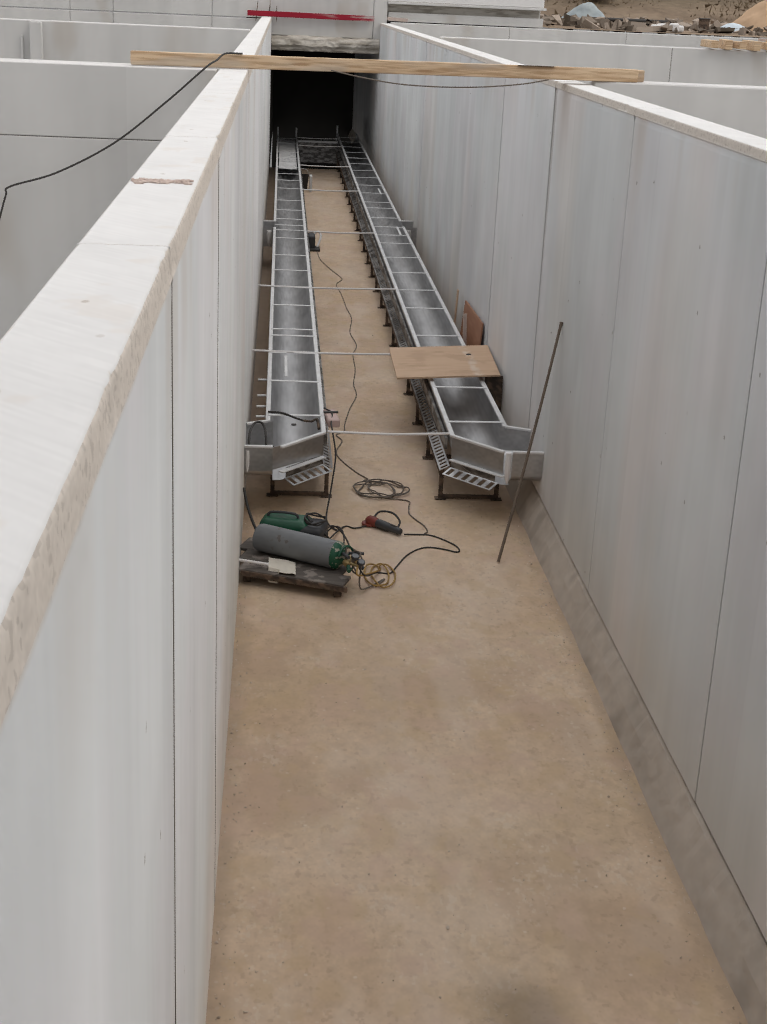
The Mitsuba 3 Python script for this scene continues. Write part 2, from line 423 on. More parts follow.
def ground_col(p, n, uv):
    big = fbm(p.x * 0.10, p.y * 0.10, 1.0, 4)
    mid = fbm(p.x * 0.9, p.y * 0.9, 2.0, 4)
    c = mix((0.13, 0.095, 0.068), (0.24, 0.185, 0.135), mid)
    c = mix(c, (0.085, 0.07, 0.045), smoothstep(0.35, 0.6, big) * smoothstep(4.5, 6.0, p.z))
    return c * (0.8 + 0.4 * fbm(p.x * 5, p.y * 5, 3.0, 3))


mat("earth", rough(proc(ground_col), 0.95, 0.1))
mat("sand", rough(proc(lambda p, n, uv: mix((0.40, 0.27, 0.17), (0.52, 0.37, 0.25), fbm(p.x * 4, p.y * 4, p.z * 4, 4))), 0.95, 0.1))
mat("scrub", two(rough(proc(lambda p, n, uv: mix((0.07, 0.05, 0.032), (0.20, 0.15, 0.095), noise(p.x * 0.8, p.y * 0.8, p.z * 2))), 0.9, 0.1)))
mat("tarp_blue", two(rough(proc(lambda p, n, uv: mix((0.20, 0.24, 0.26), (0.42, 0.47, 0.48), fbm(p.x * 3, p.y * 3, p.z * 6, 4))), 0.5, 0.4)))
mat("tarp_light", two(rough((0.50, 0.57, 0.62), 0.5, 0.4)))
mat("white_sheet", two(rough((0.72, 0.71, 0.70), 0.6, 0.3)))

# ---------------------------------------------------------------- ground, pit floor
def terrain():
    xs = np.unique(np.concatenate([np.linspace(-400, -40, 13), np.linspace(-40, -16.3, 8), np.linspace(-16.3, 16.3, 34), np.linspace(16.3, 60, 24), np.linspace(60, 400, 14)]))
    ys = np.unique(np.concatenate([np.linspace(-300, -30, 8), np.linspace(-30, -1.3, 8), np.linspace(-1.3, 42.3, 12), np.linspace(42.3, 90, 50), np.linspace(90, 160, 24), np.linspace(160, 600, 12)]))
    X, Y = np.meshgrid(xs, ys, indexing="ij")
    P = np.stack([X, Y, 0 * X], -1).reshape(-1, 3)
    rise = np.clip(Y - 60, 0, 140)
    Z = ZG + 0.16 * rise * np.clip((X + 10) / 40 + 0.6, 0.3, 1.2) + np.clip(rise / 20, 0, 1) * 2.2 * (meshkit.fbm(P * [0.06, 0.06, 0], 4).reshape(X.shape))
    Z += 0.10 * np.clip((Y - 46) / 5, 0, 1) * meshkit.fbm(P * [0.5, 0.5, 0], 3).reshape(X.shape)
    V = np.stack([X, Y, Z], -1).reshape(-1, 3)
    idx = np.arange(len(V)).reshape(X.shape)
    q = np.stack([idx[:-1, :-1], idx[1:, :-1], idx[1:, 1:], idx[:-1, 1:]], -1).reshape(-1, 4)
    c = V[q].mean(1)
    hole = (np.abs(c[:, 0]) < 16.3) & (c[:, 1] > -1.3) & (c[:, 1] < 42.3)
    bld = (c[:, 0] > -16.3) & (c[:, 0] < 7.2) & (c[:, 1] > 42.2) & (c[:, 1] < 57)
    q = q[~hole & ~bld]
    return mesh(V, np.vstack([q[:, [0, 1, 2]], q[:, [0, 2, 3]]]))


structure("ground", terrain(), "earth", smooth=True)
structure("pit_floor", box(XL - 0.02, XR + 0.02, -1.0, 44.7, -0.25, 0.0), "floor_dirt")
structure("basin_floor", box(-16.2, XL - 0.03, -1.0, 42.0, -0.25, 0.0), "pale_concrete")
structure("basin_floor_right", box(XP + 0.03, 16.2, -1.0, 42.0, -0.25, 0.0), "pale_concrete")

# ---------------------------------------------------------------- long channel walls, panel by panel
JL = [-1.0, 0.90, 4.07, 7.24, 10.41, 13.60, 16.77, 19.94, 23.11, 26.28, 29.45, 32.62, 35.79, 38.96, YEND - 0.003]
JR = [-1.0, 1.05, 4.45, 7.85, 11.25, 14.67, 18.07, 21.47, 24.87, 28.27, 31.67, 35.07, 38.47, YEND - 0.003]
GAP = 0.011


def wall_panel(face, s, y0, y1, z0, near, seed, ZT=ZT):
    """precast panel; face = x of its visible face, s = +1 when that face looks towards +x; its top arris is rubbed and chipped"""
    prof = np.array([(0, z0), (0, ZT - 0.158), (0.0002, ZT - 0.130), (0.001, ZT - 0.094), (-0.003, ZT - 0.089), (-0.001, ZT - 0.070), (0.000, ZT - 0.042), (0.002, ZT - 0.014), (0.007, ZT - 0.003),
                     (0.016, ZT), (TH - 0.02, ZT), (TH, ZT - 0.02), (TH, z0)])
    if s < 0:   # right wall: a cleaner, narrower arris
        prof = np.array([(0, z0), (0, ZT - 0.112), (0.004, ZT - 0.106), (0.005, ZT - 0.066), (-0.003, ZT - 0.058), (0.0, ZT - 0.045), (0.001, ZT - 0.026), (0.003, ZT - 0.010), (0.007, ZT - 0.002),
                         (0.016, ZT), (TH - 0.02, ZT), (TH, ZT - 0.02), (TH, z0)])
    ga, gb = (0.028 if s < 0 and abs(q - 14.67) < .01 else GAP / 2 for q in (y0, y1))
    ys = np.linspace(y0 + ga, y1 - gb, max(3, int((y1 - y0) / (0.02 if near else 0.15))))
    n, m = len(ys), len(prof)
    V = np.zeros((n, m, 3))
    V[..., 0] = prof[None, :, 0]
    V[..., 1] = ys[:, None]
    V[..., 2] = prof[None, :, 1]
    P = V.reshape(-1, 3) * [28, 26, 28] + seed
    nz = meshkit.fbm(P, 4, seed).reshape(n, m)
    nz = nz - nz.mean()
    chip = np.clip(meshkit.fbm(np.stack([ys * 5 + seed, 0 * ys, 0 * ys], -1), 3, seed) - 0.68, 0, 1)[:, None] * 0.05
    w = np.zeros(m)
    w[2:9] = (0.3, 0.4, 0.5, 0.8, 1, 1, 0.8)
    amp = 0.0030 if near else 0.003
    V[..., 0] += (nz * amp + chip * (w > .7)) * w
    V[..., 2] -= (np.abs(nz) * amp * 0.7 + chip * 0.3 * (w > .7)) * w
    # rounded vertical joint edges
    V[[0, -1], 1:2, 0] += 0.004
    V[..., 0] = face - s * V[..., 0]
    V = V.reshape(-1, 3)
    F = []
    for i in range(n - 1):
        for j in range(m):
            k = (j + 1) % m
            a, b, c, d = i * m + j, i * m + k, (i + 1) * m + k, (i + 1) * m + j
            F += [[a, b, c], [a, c, d]]
    for i in (0, n - 1):
        base = i * m
        c0 = len(V)
        V = np.vstack([V, V[base:base + m].mean(0, keepdims=True)])
        for j in range(m):
            k = (j + 1) % m
            F.append([c0, base + k, base + j] if i == 0 else [c0, base + j, base + k])
    mm = mesh(V, F)
    if mm.volume < 0:
        mm.invert()
    return mm


def long_wall(face, s, z0, label, JOINTS, ZT):
    w = thing("concrete_wall", label, "concrete wall")
    for i in range(len(JOINTS) - 1):
        off = 0.0 if s > 0 else float(RNG.uniform(-0.003, 0.003))
        put(w + "__panel", wall_panel(face + off, s, JOINTS[i], JOINTS[i + 1], z0, JOINTS[i] < 17, 11 + i + (40 if s < 0 else 0), ZT), "concrete", smooth=35)
    for y in JOINTS[1:-1]:
        if s < 0 and abs(y - 14.67) < .01:
            put(w + "__joint_seal", box(face + .05, face + TH - .01, y - .027, y + .027, z0, ZT - .16), "joint_seal")
            continue
        put(w + "__joint_seal", box(face + s * ((0.0016 if y < 8 else -.003) if s > 0 else -0.012), face - s * (TH - 0.006), y - GAP / 2 + .0004, y + GAP / 2 - .0004, z0, ZT - 0.09 if s > 0 else ZT - .012), "pale_seal" if s > 0 else "joint_seal")
    return w


lw = long_wall(XL, +1, 0.0, "long grey concrete wall left of the channel, broad white top and crumbly edge, nearest the viewer", JL, ZT)
rw = long_wall(XP, -1, 0.314, "tall grey concrete panel wall right of the channel, standing on a brown kicker strip", JR, ZTR)
def haunch():
    """steep fillet from the floor up to the foot of the panels, its face a little uneven"""
    ys = np.linspace(-1.0, 56, 570)
    pr_ = np.array([(XR, 0.0), (XR + .034, .075), (XR + .073, .155), (XP - .010, .262), (XP + .012, .283), (XP + TH, .29), (XP + TH, 0.0)])
    V = np.array([[(p[0], y, p[1]) for p in pr_] for y in ys])
    d = meshkit.fbm(V.reshape(-1, 3) * [3, 1.6, 6], 4, 4).reshape(V.shape[:2]) - .5
    V[..., 0] += d * .03 * np.array([1, 1, 1, 1, .5, 0, 0])
    V[..., 2] += (meshkit.fbm(V.reshape(-1, 3) * [0, 7, 0], 4, 8).reshape(d.shape) - .5) * .06 * np.array([0, 0, .2, 1, .4, 0, 0])
    n, m = V.shape[:2]
    F = []
    for i in range(n - 1):
        for j in range(m):
            k = (j + 1) % m
            F += [[i * m + j, i * m + k, (i + 1) * m + k], [i * m + j, (i + 1) * m + k, (i + 1) * m + j]]
    mm = mesh(V.reshape(-1, 3), F)
    if np.cross(*(mm.vertices[mm.faces[0]][1:] - mm.vertices[mm.faces[0]][0]))[0] > 0:
        mm.invert()
    return mm


put(rw + "__kicker", haunch(), "kicker_concrete")
labels[rw + "__kicker"] = {"label": "brownish stained sloping concrete kicker strip along the foot of the right wall"}
put(rw + "__bedding_joint", box(XP + 0.015, XP + TH - .01, -1.0, YEND - 0.004, 0.291, 0.3135), "joint_seal")


def rubble(y, x0, x1, z, n, r, seed):
    rng = np.random.default_rng(seed)
    ms = []
    for _ in range(n):
        s = trimesh.creation.icosphere(subdivisions=1, radius=1.0)
        v = s.vertices * (1 + 0.35 * rng.standard_normal((len(s.vertices), 1)) * 0.6)
        v = v * rng.uniform(0.4, 1.0, 3) * r * [1.5, 1, 0.7]
        ms.append(mesh(v + [rng.uniform(x0, x1), y + rng.normal(0, 0.018), z], s.faces))
    return cat(*ms)


YC = 5.46
for y in JL[1:-1]:
    put(lw + "__joint_fill", box(XL - .004, XL - TH + .012, y - GAP / 2 + .0003, y + GAP / 2 - .0003, ZT - .0895, ZT - .0006), "screed")
put(lw + "__mortar_patch", rubble(YC, XL - TH + 0.03, XL - 0.03, ZT + 0.003, 60, 0.013, 3), "mortar")
labels[lw + "__mortar_patch"] = {"label": "crumbled reddish mortar across the wall top at an open joint"}


# ---------------------------------------------------------------- cross walls of the neighbouring basins
def cross_wall(x0, x1, y0, th, label, split=None, n=4, z1=ZT):
    w = thing("concrete_wall", label, "concrete wall")
    xs = np.linspace(x0, x1, n + 1)
    for a, b in zip(xs[:-1], xs[1:]):
        if split:
            put(w + "__panel", box(a + .005, b - .005, y0, y0 + th, 0, split - 0.004, 0.004), "pale_concrete")
            put(w + "__panel", box(a + .005, b - .005, y0, y0 + th, split + 0.004, z1, 0.006), "pale_concrete")
        else:
            put(w + "__panel", box(a + .005, b - .005, y0, y0 + th, 0, z1, 0.012), "pale_concrete")
    put(w + "__core", box(x0 + .01, x1 - .01, y0 + .012, y0 + th - .012, 0, z1 - .015), "pale_seal")
    return w


xl2, xr2 = XL - TH - 0.004, XP + TH + 0.006
cross_wall(-16.0, xl2, 13.35, 0.55, "nearest cross wall on the left, a thin level joint below its white top, black cable hanging in front", split=3.70, n=3)
c2 = cross_wall(-16.0, xl2, 27.4, 0.45, "second cross wall on the left, with a narrow upright pilaster", n=4)
put(c2 + "__pilaster", box(-4.42, -4.22, 27.2, 27.397, 0, ZT - 0.02, 0.01), "pale_concrete")
put(c2 + "__pilaster", box(-4.60, -4.56, 27.33, 27.397, 0, ZT - 0.25, 0.01), "pale_concrete")
cross_wall(xr2, 16.0, 14.2, 0.45, "nearest cross wall on the right, its bright top meeting the timber beam's right end", n=2)
cross_wall(xr2, 16.0, 28.2, 0.45, "second cross wall on the right, carrying the short stacked timbers", n=3)
cross_wall(xr2, 16.0, 41.7, 0.4, "farthest cross wall on the right, below the tarps and the brown hillside", n=4)
for x in (-16.3, 16.0):
    side = "left" if x < 0 else "right"
    single("outer_wall", box(x, x + .3, -1.0, 42, 0, ZT, .012), "pale_concrete", f"outer concrete wall closing the basins far to the {side}", "concrete wall")
single("end_wall", box(-16.0, 16.0, -1.3, -1.003, 0, ZT, .012), "pale_concrete", "concrete end wall closing the channel behind the viewer", "concrete wall")

# ---------------------------------------------------------------- building at the far end, over the tunnel mouth
b = thing("building", "pale concrete panel building across the far end, above the dark tunnel mouth", "building")
xs = [-16.0, -13.2, -10.4, -8.55, -5.72, -4.57, -1.91, XL - 0.05]
for a, c in zip(xs[:-1], xs[1:]):
    put(b + "__facade_panel", box(a + .005, c - .005, YEND, YEND + .25, 4.285, 8.0, .01), "pale_concrete")
    put(b + "__base_panel", box(a + .005, c - .005, YEND - 0.05, YEND + .25, 0, 4.262, .01), "pale_concrete")
put(b + "__facade_panel", box(XL - 0.04, 2.48, YEND, YEND + .25, 3.86, 8.0, .01), "pale_concrete")
put(b + "__facade_panel", box(2.87, 7.18, YEND + .02, YEND + .30, 4.86, 8.0, .01), "white_sheet")
put(b + "__sill", box(2.87, 7.24, YEND - .06, YEND + .36, 4.79, 4.855, .01), "pale_concrete")
put(b + "__recess", box(2.87, 7.1, YEND + .28, YEND + .45, 4.33, 4.79), "ledge_concrete")
put(b + "__sill", box(2.9, 7.2, YEND + .11, YEND + .28, 4.34, 4.58, .01), "pale_concrete")
put(b + "__jamb", box(2.49, 2.86, YEND + .002, YEND + .34, 3.47, 6.4, .015), "pale_concrete")
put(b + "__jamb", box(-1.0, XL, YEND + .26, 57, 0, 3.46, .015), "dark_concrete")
put(b + "__tunnel_wall", box(XP + .004, XP + TH, YEND + .002, 57, 0.294, 3.46), "concrete")
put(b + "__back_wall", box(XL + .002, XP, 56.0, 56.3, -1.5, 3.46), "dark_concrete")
put(b + "__roof", box(-16.0, 7.18, YEND + .3, 57, 7.7, 7.95, .01), "pale_concrete")
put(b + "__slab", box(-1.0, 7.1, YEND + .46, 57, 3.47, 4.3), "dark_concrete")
for k in (0,):
    put(b + "__end_wall", box(6.9, 7.17, YEND + .5, 57, 0, 7.65, .01), "pale_concrete")


def ledge():
    xs = np.linspace(XL + .004, 2.67, 90)
    prof = np.array([(0.0, 3.86), (-0.10, 3.84), (-0.20, 3.80), (-0.24, 3.72), (-0.24, 3.62), (-0.16, 3.56), (-0.16, 3.49), (0.0, 3.46), (0.44, 3.46), (0.44, 3.86)])
    V = np.array([[(x, YEND + p[0], p[1]) for p in prof] for x in xs])
    P = V.reshape(-1, 3) * [5, 5, 7]
    d = (meshkit.fbm(P, 4, 3).reshape(V.shape[:2]) - .5)
    d[:, 7:] = 0
    V[..., 1] += d * 0.16
    V[..., 2] += d * 0.10
    n, m = V.shape[:2]
    F = []
    for i in range(n - 1):
        for j in range(m):
            k = (j + 1) % m
            F += [[i * m + j, i * m + k, (i + 1) * m + k], [i * m + j, (i + 1) * m + k, (i + 1) * m + j]]
    return mesh(V.reshape(-1, 3), F)


put(b + "__lintel", ledge(), "ledge_concrete")
labels[b + "__lintel"] = {"label": "rough broken concrete lintel edge above the dark tunnel mouth"}
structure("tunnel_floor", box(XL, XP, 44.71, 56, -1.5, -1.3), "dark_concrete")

# painted board lying over the wall ends and rebar stubs behind it
single("red_board", obox((-0.95, YEND - .20, 4.40), (2.50, YEND - .14, 4.385), 0.05, 0.14, .006), "band_red", "red painted board, worn pale to the right, lying across the wall ends above the tunnel", "board")
single("red_board", obox((2.86, YEND - .16, 4.41), (3.42, YEND - .10, 4.385), 0.06, 0.09, .006), "mortar", "short faded pinkish board right of the tunnel jamb", "board")
RB = ((-.72, .40, .05), (-.40, .34, .06), (-.16, .30, 0))
ORD = ["first", "second", "third", "fourth", "fifth", "sixth", "seventh", "eighth", "ninth"]
for i, (x, dz, lean) in enumerate(RB):
    single("rebar_stub", rod((x, YEND - .1, 4.2), (x + lean, YEND - .1, 4.3 + dz), 0.010, 6), "rusty_steel", f"{ORD[i]} rusty rebar stub from the left, sticking up behind the red board", "rebar", "rebar stubs behind the red board")

# ---------------------------------------------------------------- stainless channels
def u_profile(w, depth, n=18, side=0.10):
    """x from -w/2 to w/2, z from 0 down to -depth: straight sides, elliptic bottom"""
    a = np.linspace(math.pi, 2 * math.pi, n)
    pts = [(-w / 2, 0), (-w / 2, -side * .5)] + [(w / 2 * math.cos(t), -side + (depth - side) * math.sin(t)) for t in a] + [(w / 2, -side * .5), (w / 2, 0)]
    return np.array(pts)


ZR = 0.78
D = 0.36


def ladder_channel(name, label, xc, w, s, bars, rod_x, outlet_mid, far):
    """s = +1: its outlets turn towards +x (right wall), -1 to the left wall"""
    t = thing(name, label, "steel channel")
    wallx = XP if s > 0 else XL
    prof = u_profile(w, D)
    ycorner, ytip, yback = 14.22, 13.69, 14.60
    xin, xout = xc - s * w / 2, xc + s * w / 2
    xtip = xc + s * (w / 2 - 0.14)
    # body
    ys = np.concatenate([np.linspace(far, 15.5, 60), np.linspace(15.4, yback, 6)])
    G = np.array([[(xc + p[0], y, ZR + p[1]) for p in prof] for y in ys])
    N = np.zeros_like(G)
    dn = np.gradient(prof, axis=0)
    nn = np.stack([dn[:, 1], -dn[:, 0]], -1)
    nn /= np.linalg.norm(nn, axis=1, keepdims=True)
    N[..., 0], N[..., 2] = nn[:, 0], nn[:, 1]
    if G[0, len(prof) // 2, 2] + N[0, len(prof) // 2, 2] > G[0, len(prof) // 2, 2]:
        N = -N
    dz = 0.004 * (meshkit.fbm(np.stack([G[..., 1] * 1.3, G[..., 0] * 3, 0 * G[..., 0]], -1).reshape(-1, 3), 3).reshape(G.shape[:2]) - .5)
    G = G + N * dz[..., None]
    put(t + "__trough", solid_grid(G, 0.004, N), "steel", smooth=40)
    # turning end: inner half of the U runs on to the mitre, outer half is the flat floor towards the wall
    half = prof[:len(prof) // 2] if s > 0 else prof[len(prof) // 2:][::-1]
    flat = [(s * u, -D) for u in np.linspace(0.04, abs(xtip - xc) + .082, 6)]
    half = list(map(tuple, half)) + flat

    def yend(x):
        k = np.clip((x - xin) / (xtip - xin), 0, 1)
        return ycorner + (ytip - ycorner) * k + 0.066
    G2 = []
    for p in half:
        x = xc + p[0]
        y1 = yback - .001
        G2.append([(x, y1 + (yend(x) - y1) * q, ZR + p[1]) for q in np.linspace(0, 1, 9)])
    G2 = np.array(G2)
    put(t + "__turn_floor", solid_grid(G2, -0.004, np.array([[[0, 0, 1.0]]]) * np.ones_like(G2)), "steel", smooth=40)

    def plate(a, b_, z0, z1, th=0.006):
        return obox((a[0], a[1], (z0 + z1) / 2), (b_[0], b_[1], (z0 + z1) / 2), th, z1 - z0, .001)
    put(t + "__end_plate", plate((xin, ycorner), (xtip + s * (0 if s > 0 else .085), ytip), ZR - 0.235, ZR - .002), "steel")
    put(t + "__end_flange", plate((xin - s * .01, ycorner - .035), (xtip, ytip - .035), ZR - 0.250, ZR - .238, .06), "rail_steel")
    put(t + "__end_plate", plate((xin + s * .01, ycorner + .06), (xin + s * .01 + .86 * (xtip - xin), ycorner + .06 + .86 * (ytip - ycorner)), ZR - D, ZR - .252), "dark_steel")
    # outlet: a short half-pipe running on into the wall
    prof2 = u_profile(yback - .06 - ytip, D, 22, .24)
    yc2 = (ytip + yback - .06) / 2
    G3 = np.array([[(x, yc2 + p[0] + (.06 * (p[0] > 0) * (1 - q)), ZR + p[1]) for p in prof2] for q, x in ((q, xtip + s * .084 + (wallx - s * .002 - xtip - s * .084) * q) for q in np.linspace(0, 1, 4))])
    dn = np.gradient(prof2, axis=0)
    nn = np.stack([dn[:, 1], -dn[:, 0]], -1)
    nn /= np.linalg.norm(nn, axis=1, keepdims=True)
    N3 = np.zeros_like(G3)
    N3[..., 1], N3[..., 2] = nn[:, 0], nn[:, 1]
    keep = slice(0, len(prof2)) if s < 0 else slice(0, len(prof2))
    put(t + "__outlet", solid_grid(G3[:, keep], .004, N3[:, keep]), "steel", smooth=40)
    # tapered white piece added to stand for the bright notch at the corner
    tp = np.array([(xtip + s * .045, ytip - .012, ZR - q) for q in (0.0, 0.06, 0.14, 0.22, 0.28, 0.325)])
    ns = tube(tp, [.026, .031, .034, .031, .022, .006], 12)
    if s > 0:
        put(t + "__bright_notch_piece", ns, "white_metal", smooth=40)
    else:
        tq = tp[:4] * [0, 1, 1] + [XL + .035, 0, -.04]
        put(t + "__bright_notch_piece", tube(tq, [.016, .02, .018, .006], 10), "white_metal", smooth=40)
    # rails (folded flanges)
    rw_ = 0.05
    gaps = [(yback, far)]
    put(t + "__rail", obox((xin, ycorner, ZR), (xin, far, ZR), rw_, .03, .006), "rail_steel")
    ym = outlet_mid
    put(t + "__rail", obox((xout, yback, ZR), (xout, ym - .55, ZR), rw_, .03, .006), "rail_steel")
    put(t + "__rail", obox((xout, ym + .25, ZR), (xout, far, ZR), rw_, .03, .006), "rail_steel")
    put(t + "__end_rail", obox((xin, ycorner, ZR + .001), (xtip, ytip, ZR + .001), rw_ * .8, .026, .005), "rail_steel")
    put(t + "__outlet_rail", obox((xtip + s * .085, ytip, ZR + .002), (wallx - s * .002, ytip, ZR + .002), rw_ * .7, .026, .005), "rail_steel")
    put(t + "__outlet_rail", obox((xout, yback, ZR + .002), (wallx - s * .002, yback - .12, ZR + .002), rw_ * .7, .026, .005), "rail_steel")
    # mid outlet to the wall
    put(t + "__side_outlet", cat(plate((xout, ym - .55), (wallx - s * .002, ym - .55), ZR - D, ZR), plate((xout, ym + .25), (wallx - s * .002, ym + .25), ZR - D, ZR),
                                 box(xout, wallx - s * .002, ym - .54, ym + .24, ZR - D, ZR - D + .006)), "steel")
    put(t + "__side_outlet_rail", obox((xout, ym + .25, ZR + .002), (wallx - s * .005, ym + .25, ZR + .002), .03, .026, .004), "rail_steel")
    tp = np.array([(xout + s * .10, ym - .56, ZR - .06 - q) for q in (0.0, 0.06, 0.14, 0.22, 0.28)])
    put(t + "__bright_notch_piece", tube(tp, [.05, .055, .052, .038, .008], 12), "white_metal", smooth=40)  # white tapered piece added for the bright notch under the side outlet
    # crossbars
    for y in bars:
        if y < far - .1:
            dy = float(RNG.normal(0, .012))
            put(t + "__crossbar", obox((xin, y + dy, ZR + .017), (xout, y - dy, ZR + .019), .05, .008, .002), "rail_steel")
    # slotted strip along the inner lower side and round the mitre
    from shapely.geometry import Polygon, box as sbox

    def slotted(L, W, pitch, margin=.015, slot=.5):
        P = sbox(0, 0, L, W)
        k = int(L / pitch)
        for i in range(k):
            P = P.difference(sbox((i + .5 - slot / 2) * pitch, margin, (i + .5 + slot / 2) * pitch, W - margin))
        return trimesh.creation.extrude_polygon(P, .006)

    def lay(m, a, b_, out, z0, z1):
        a, b_, out = (np.array(q, float) for q in (a, b_, out))
        tt = (b_ - a) / np.linalg.norm(b_ - a)
        o = np.array([out[0], out[1], 0.0])
        o /= np.linalg.norm(o)
        o3 = o * np.linalg.norm(out) + np.array([0, 0, z1 - z0])
        o3 /= np.linalg.norm(o3)
        T = np.eye(4)
        T[:3, 0] = [tt[0], tt[1], 0]
        T[:3, 1] = o3
        T[:3, 2] = np.cross(T[:3, 0], o3)
        T[:3, 3] = [a[0], a[1], z0]
        m.apply_transform(T)
        return m
    e = np.array([xtip - xin, ytip - ycorner])
    L = np.linalg.norm(e)
    e /= L
    nrm = np.array([e[1], -e[0]]) * s
    if nrm[1] > 0:
        nrm = -nrm
    st = lay(slotted(L - .05, .135, (L - .05) / 6), (xin + e[0] * .0, ycorner), (xin + e[0] * L, ycorner + e[1] * L), nrm * .125, ZR - .335, ZR - .385)
    put(t + "__slotted_strip", st, "steel")
    st = lay(slotted(1.32, .115, .11, .018), (xin - s * .004, ycorner + .03), (xin - s * .004, far), (-s * .10, 0), ZR - .335, ZR - .385)
    put(t + "__slotted_strip", st, "steel")
    st = lay(slotted(far - ycorner - 1.6, .11, .12, .018), (xin - s * .004, ycorner + 1.36), (xin - s * .004, far), (-s * .10, 0), ZR - .335, ZR - .385)
    put(t + "__slotted_strip", st, "dark_steel")
    put(t + "__bearer", obox((xin - s * .055, ycorner + .25, ZR - .47), (xin - s * .055, far, ZR - .47), .05, .08, .003), "rusty_steel")
    put(t + "__bearer", obox((xin - s * .03, ycorner + .25, ZR - .16), (xin - s * .03, far, ZR - .16), .03, .12, .003), "dark_steel")
    # supports: two posts, a bar on the floor and foot plates
    for k in range(int((far - 14.5) / 1.41) + 1):
        y = 14.50 + 1.41 * k
        for q in (xin - s * .055, xout - s * .06):
            lk = put(t + "__leg", box(q - .022, q + .022, y - .022, y + .022, .031, ZR - (.355 if q == xin - s * .055 else .42), .003), "rusty_steel")
            put(lk + "__foot_plate", box(q - .06, q + .06, y - .05, y + .05, 0.004, .012, .002), "rusty_steel")
        put(t + "__foot_bar", box(min(xin - s * .08, xout - s * .04), max(xin - s * .08, xout - s * .04), y - .02, y + .02, .013, .05, .003), "rusty_steel")
        put(t + "__saddle", box(min(xin - s * .08, xout - s * .04), max(xin - s * .08, xout - s * .04), y - .018, y + .018, ZR - .42, ZR - .366, .003), "rusty_steel")
    return t


R_BARS = [14.70, 16.13, 17.5, 18.79, 20.56, 21.9, 23.35, 24.78, 26.27, 27.2, 28.2, 29.4, 30.8, 31.7, 33.2, 34.6, 36.1, 37.6, 39.1, 40.5, 42.0, 43.5, 45.0, 46.4]
L_BARS = [14.79, 16.21, 18.55, 18.93, 20.5, 21.83, 23.25, 24.66, 26.46, 27.4, 28.0, 28.8, 30.04, 31.5, 33.5, 35.0, 36.3, 37.7, 39.8, 41.4, 43.9, 45.4]
cr = ladder_channel("steel_channel", "ladder-braced stainless channel along the right wall, crossed by a plywood sheet", 2.12, 0.60, +1, R_BARS, 0, 28.9, 48.0)
cl = ladder_channel("steel_channel", "ladder-braced stainless channel along the left wall, behind the gas cylinder", 0.215, 0.57, -1, L_BARS, 0, 28.3, 46.6)
# left channel: broken crossbar with a pendant strip, a rough pale cover at the far end, studs on the wall side
put(cl + "__crossbar", obox((-.07, 17.6, ZR + .017), (.13, 17.6, ZR + .019), .05, .008, .002), "rail_steel")
put(cl + "__crossbar", obox((.22, 17.6, ZR + .017), (.50, 17.6, ZR + .019), .05, .008, .002), "rail_steel")
put(cl + "__hanging_strip", box(.105, .14, 16.55, 17.58, ZR - .02, ZR - .012, .002), "rail_steel")
put(cl + "__drain_hole", lathe([(0.0, .0), (.028, .0), (.03, .003), (.03, -.004)], 14, (.215, 15.72, ZR - D + .0065), (.215, 15.72, 1)), "black_rubber")


def crumpled(x0, x1, y0, y1, z, amp, seed, nx=14, ny=50, th=.006):
    xs, ys = np.linspace(x0, x1, nx), np.linspace(y0, y1, ny)
    X, Y = np.meshgrid(xs, ys, indexing="ij")
    Z = z + amp * (meshkit.fbm(np.stack([X * 5, Y * 2.5, 0 * X], -1).reshape(-1, 3), 4, seed).reshape(X.shape) - .5)
    G = np.stack([X, Y, Z], -1)
    return solid_grid(G, th, np.zeros_like(G) + [0, 0, 1.0])


put(cl + "__cover_sheet", crumpled(-.02, .45, 38.2, 46.0, ZR - .075, .05, 4), "rail_steel", smooth=40)
labels[cl + "__cover_sheet"] = {"label": "pale crumpled cover sheet over the far end of the left channel"}
for y in (14.95, 15.35, 15.8, 16.5):
    put(cl + "__stud", rod((-.075, y, ZR - .05), (-.20, y, ZR - .05), .013, 8), "rail_steel")
for y0 in (27.2, 33.0):
    put(cr + "__bracket", box(2.26, 2.30, y0, y0 + 1.0, ZR + .021, ZR + .03, .002), "rail_steel")
for yb in (46.3, 46.6):
    pass
for k, (x, y) in enumerate(((-.07, 46.55), (.50, 46.55), (1.82, 47.9))):
    put((cl if k < 2 else cr) + "__end_post", box(x - .025, x + .025, y, y + .05, 0.2, 1.02, .004), "rail_steel")

# tie rods from channel to channel, some reaching the left wall
for y, x0, z in ((14.27, .54, ZR + .0), (17.62, XL + .002, ZR + .03), (21.83, XL + .002, ZR + .03), (27.45, .54, ZR), (33.55, .53, ZR), (38.45, .53, ZR), (43.6, .53, ZR), (46.0, .53, ZR)):
    k = thing("tie_rod", {14.27: "nearest thin white tie rod between the front corners of both channels", 17.62: "thin white tie rod reaching the plywood sheet's left edge", 21.83: "thin white tie rod crossing the floor one bay beyond the plywood",
                          27.45: "thin white tie rod just beyond the small black tool on the floor", 33.55: "thin white tie rod crossing the pale floor midway to the tunnel", 38.45: "thin white tie rod just in front of the black bucket",
                          43.6: "thin tie rod over the tunnel's shaded threshold", 46.0: "farthest tie rod, deepest inside the dark tunnel"}[y], "tie rod")
    xm = (x0 + 1.80) / 2
    sag = .012
    scene[k] = mikit.ply(tube(spline([(x0, y, z), (xm, y, z - sag), (1.80, y + .03, z)], 8), .0135, 8), "white_metal", 40)

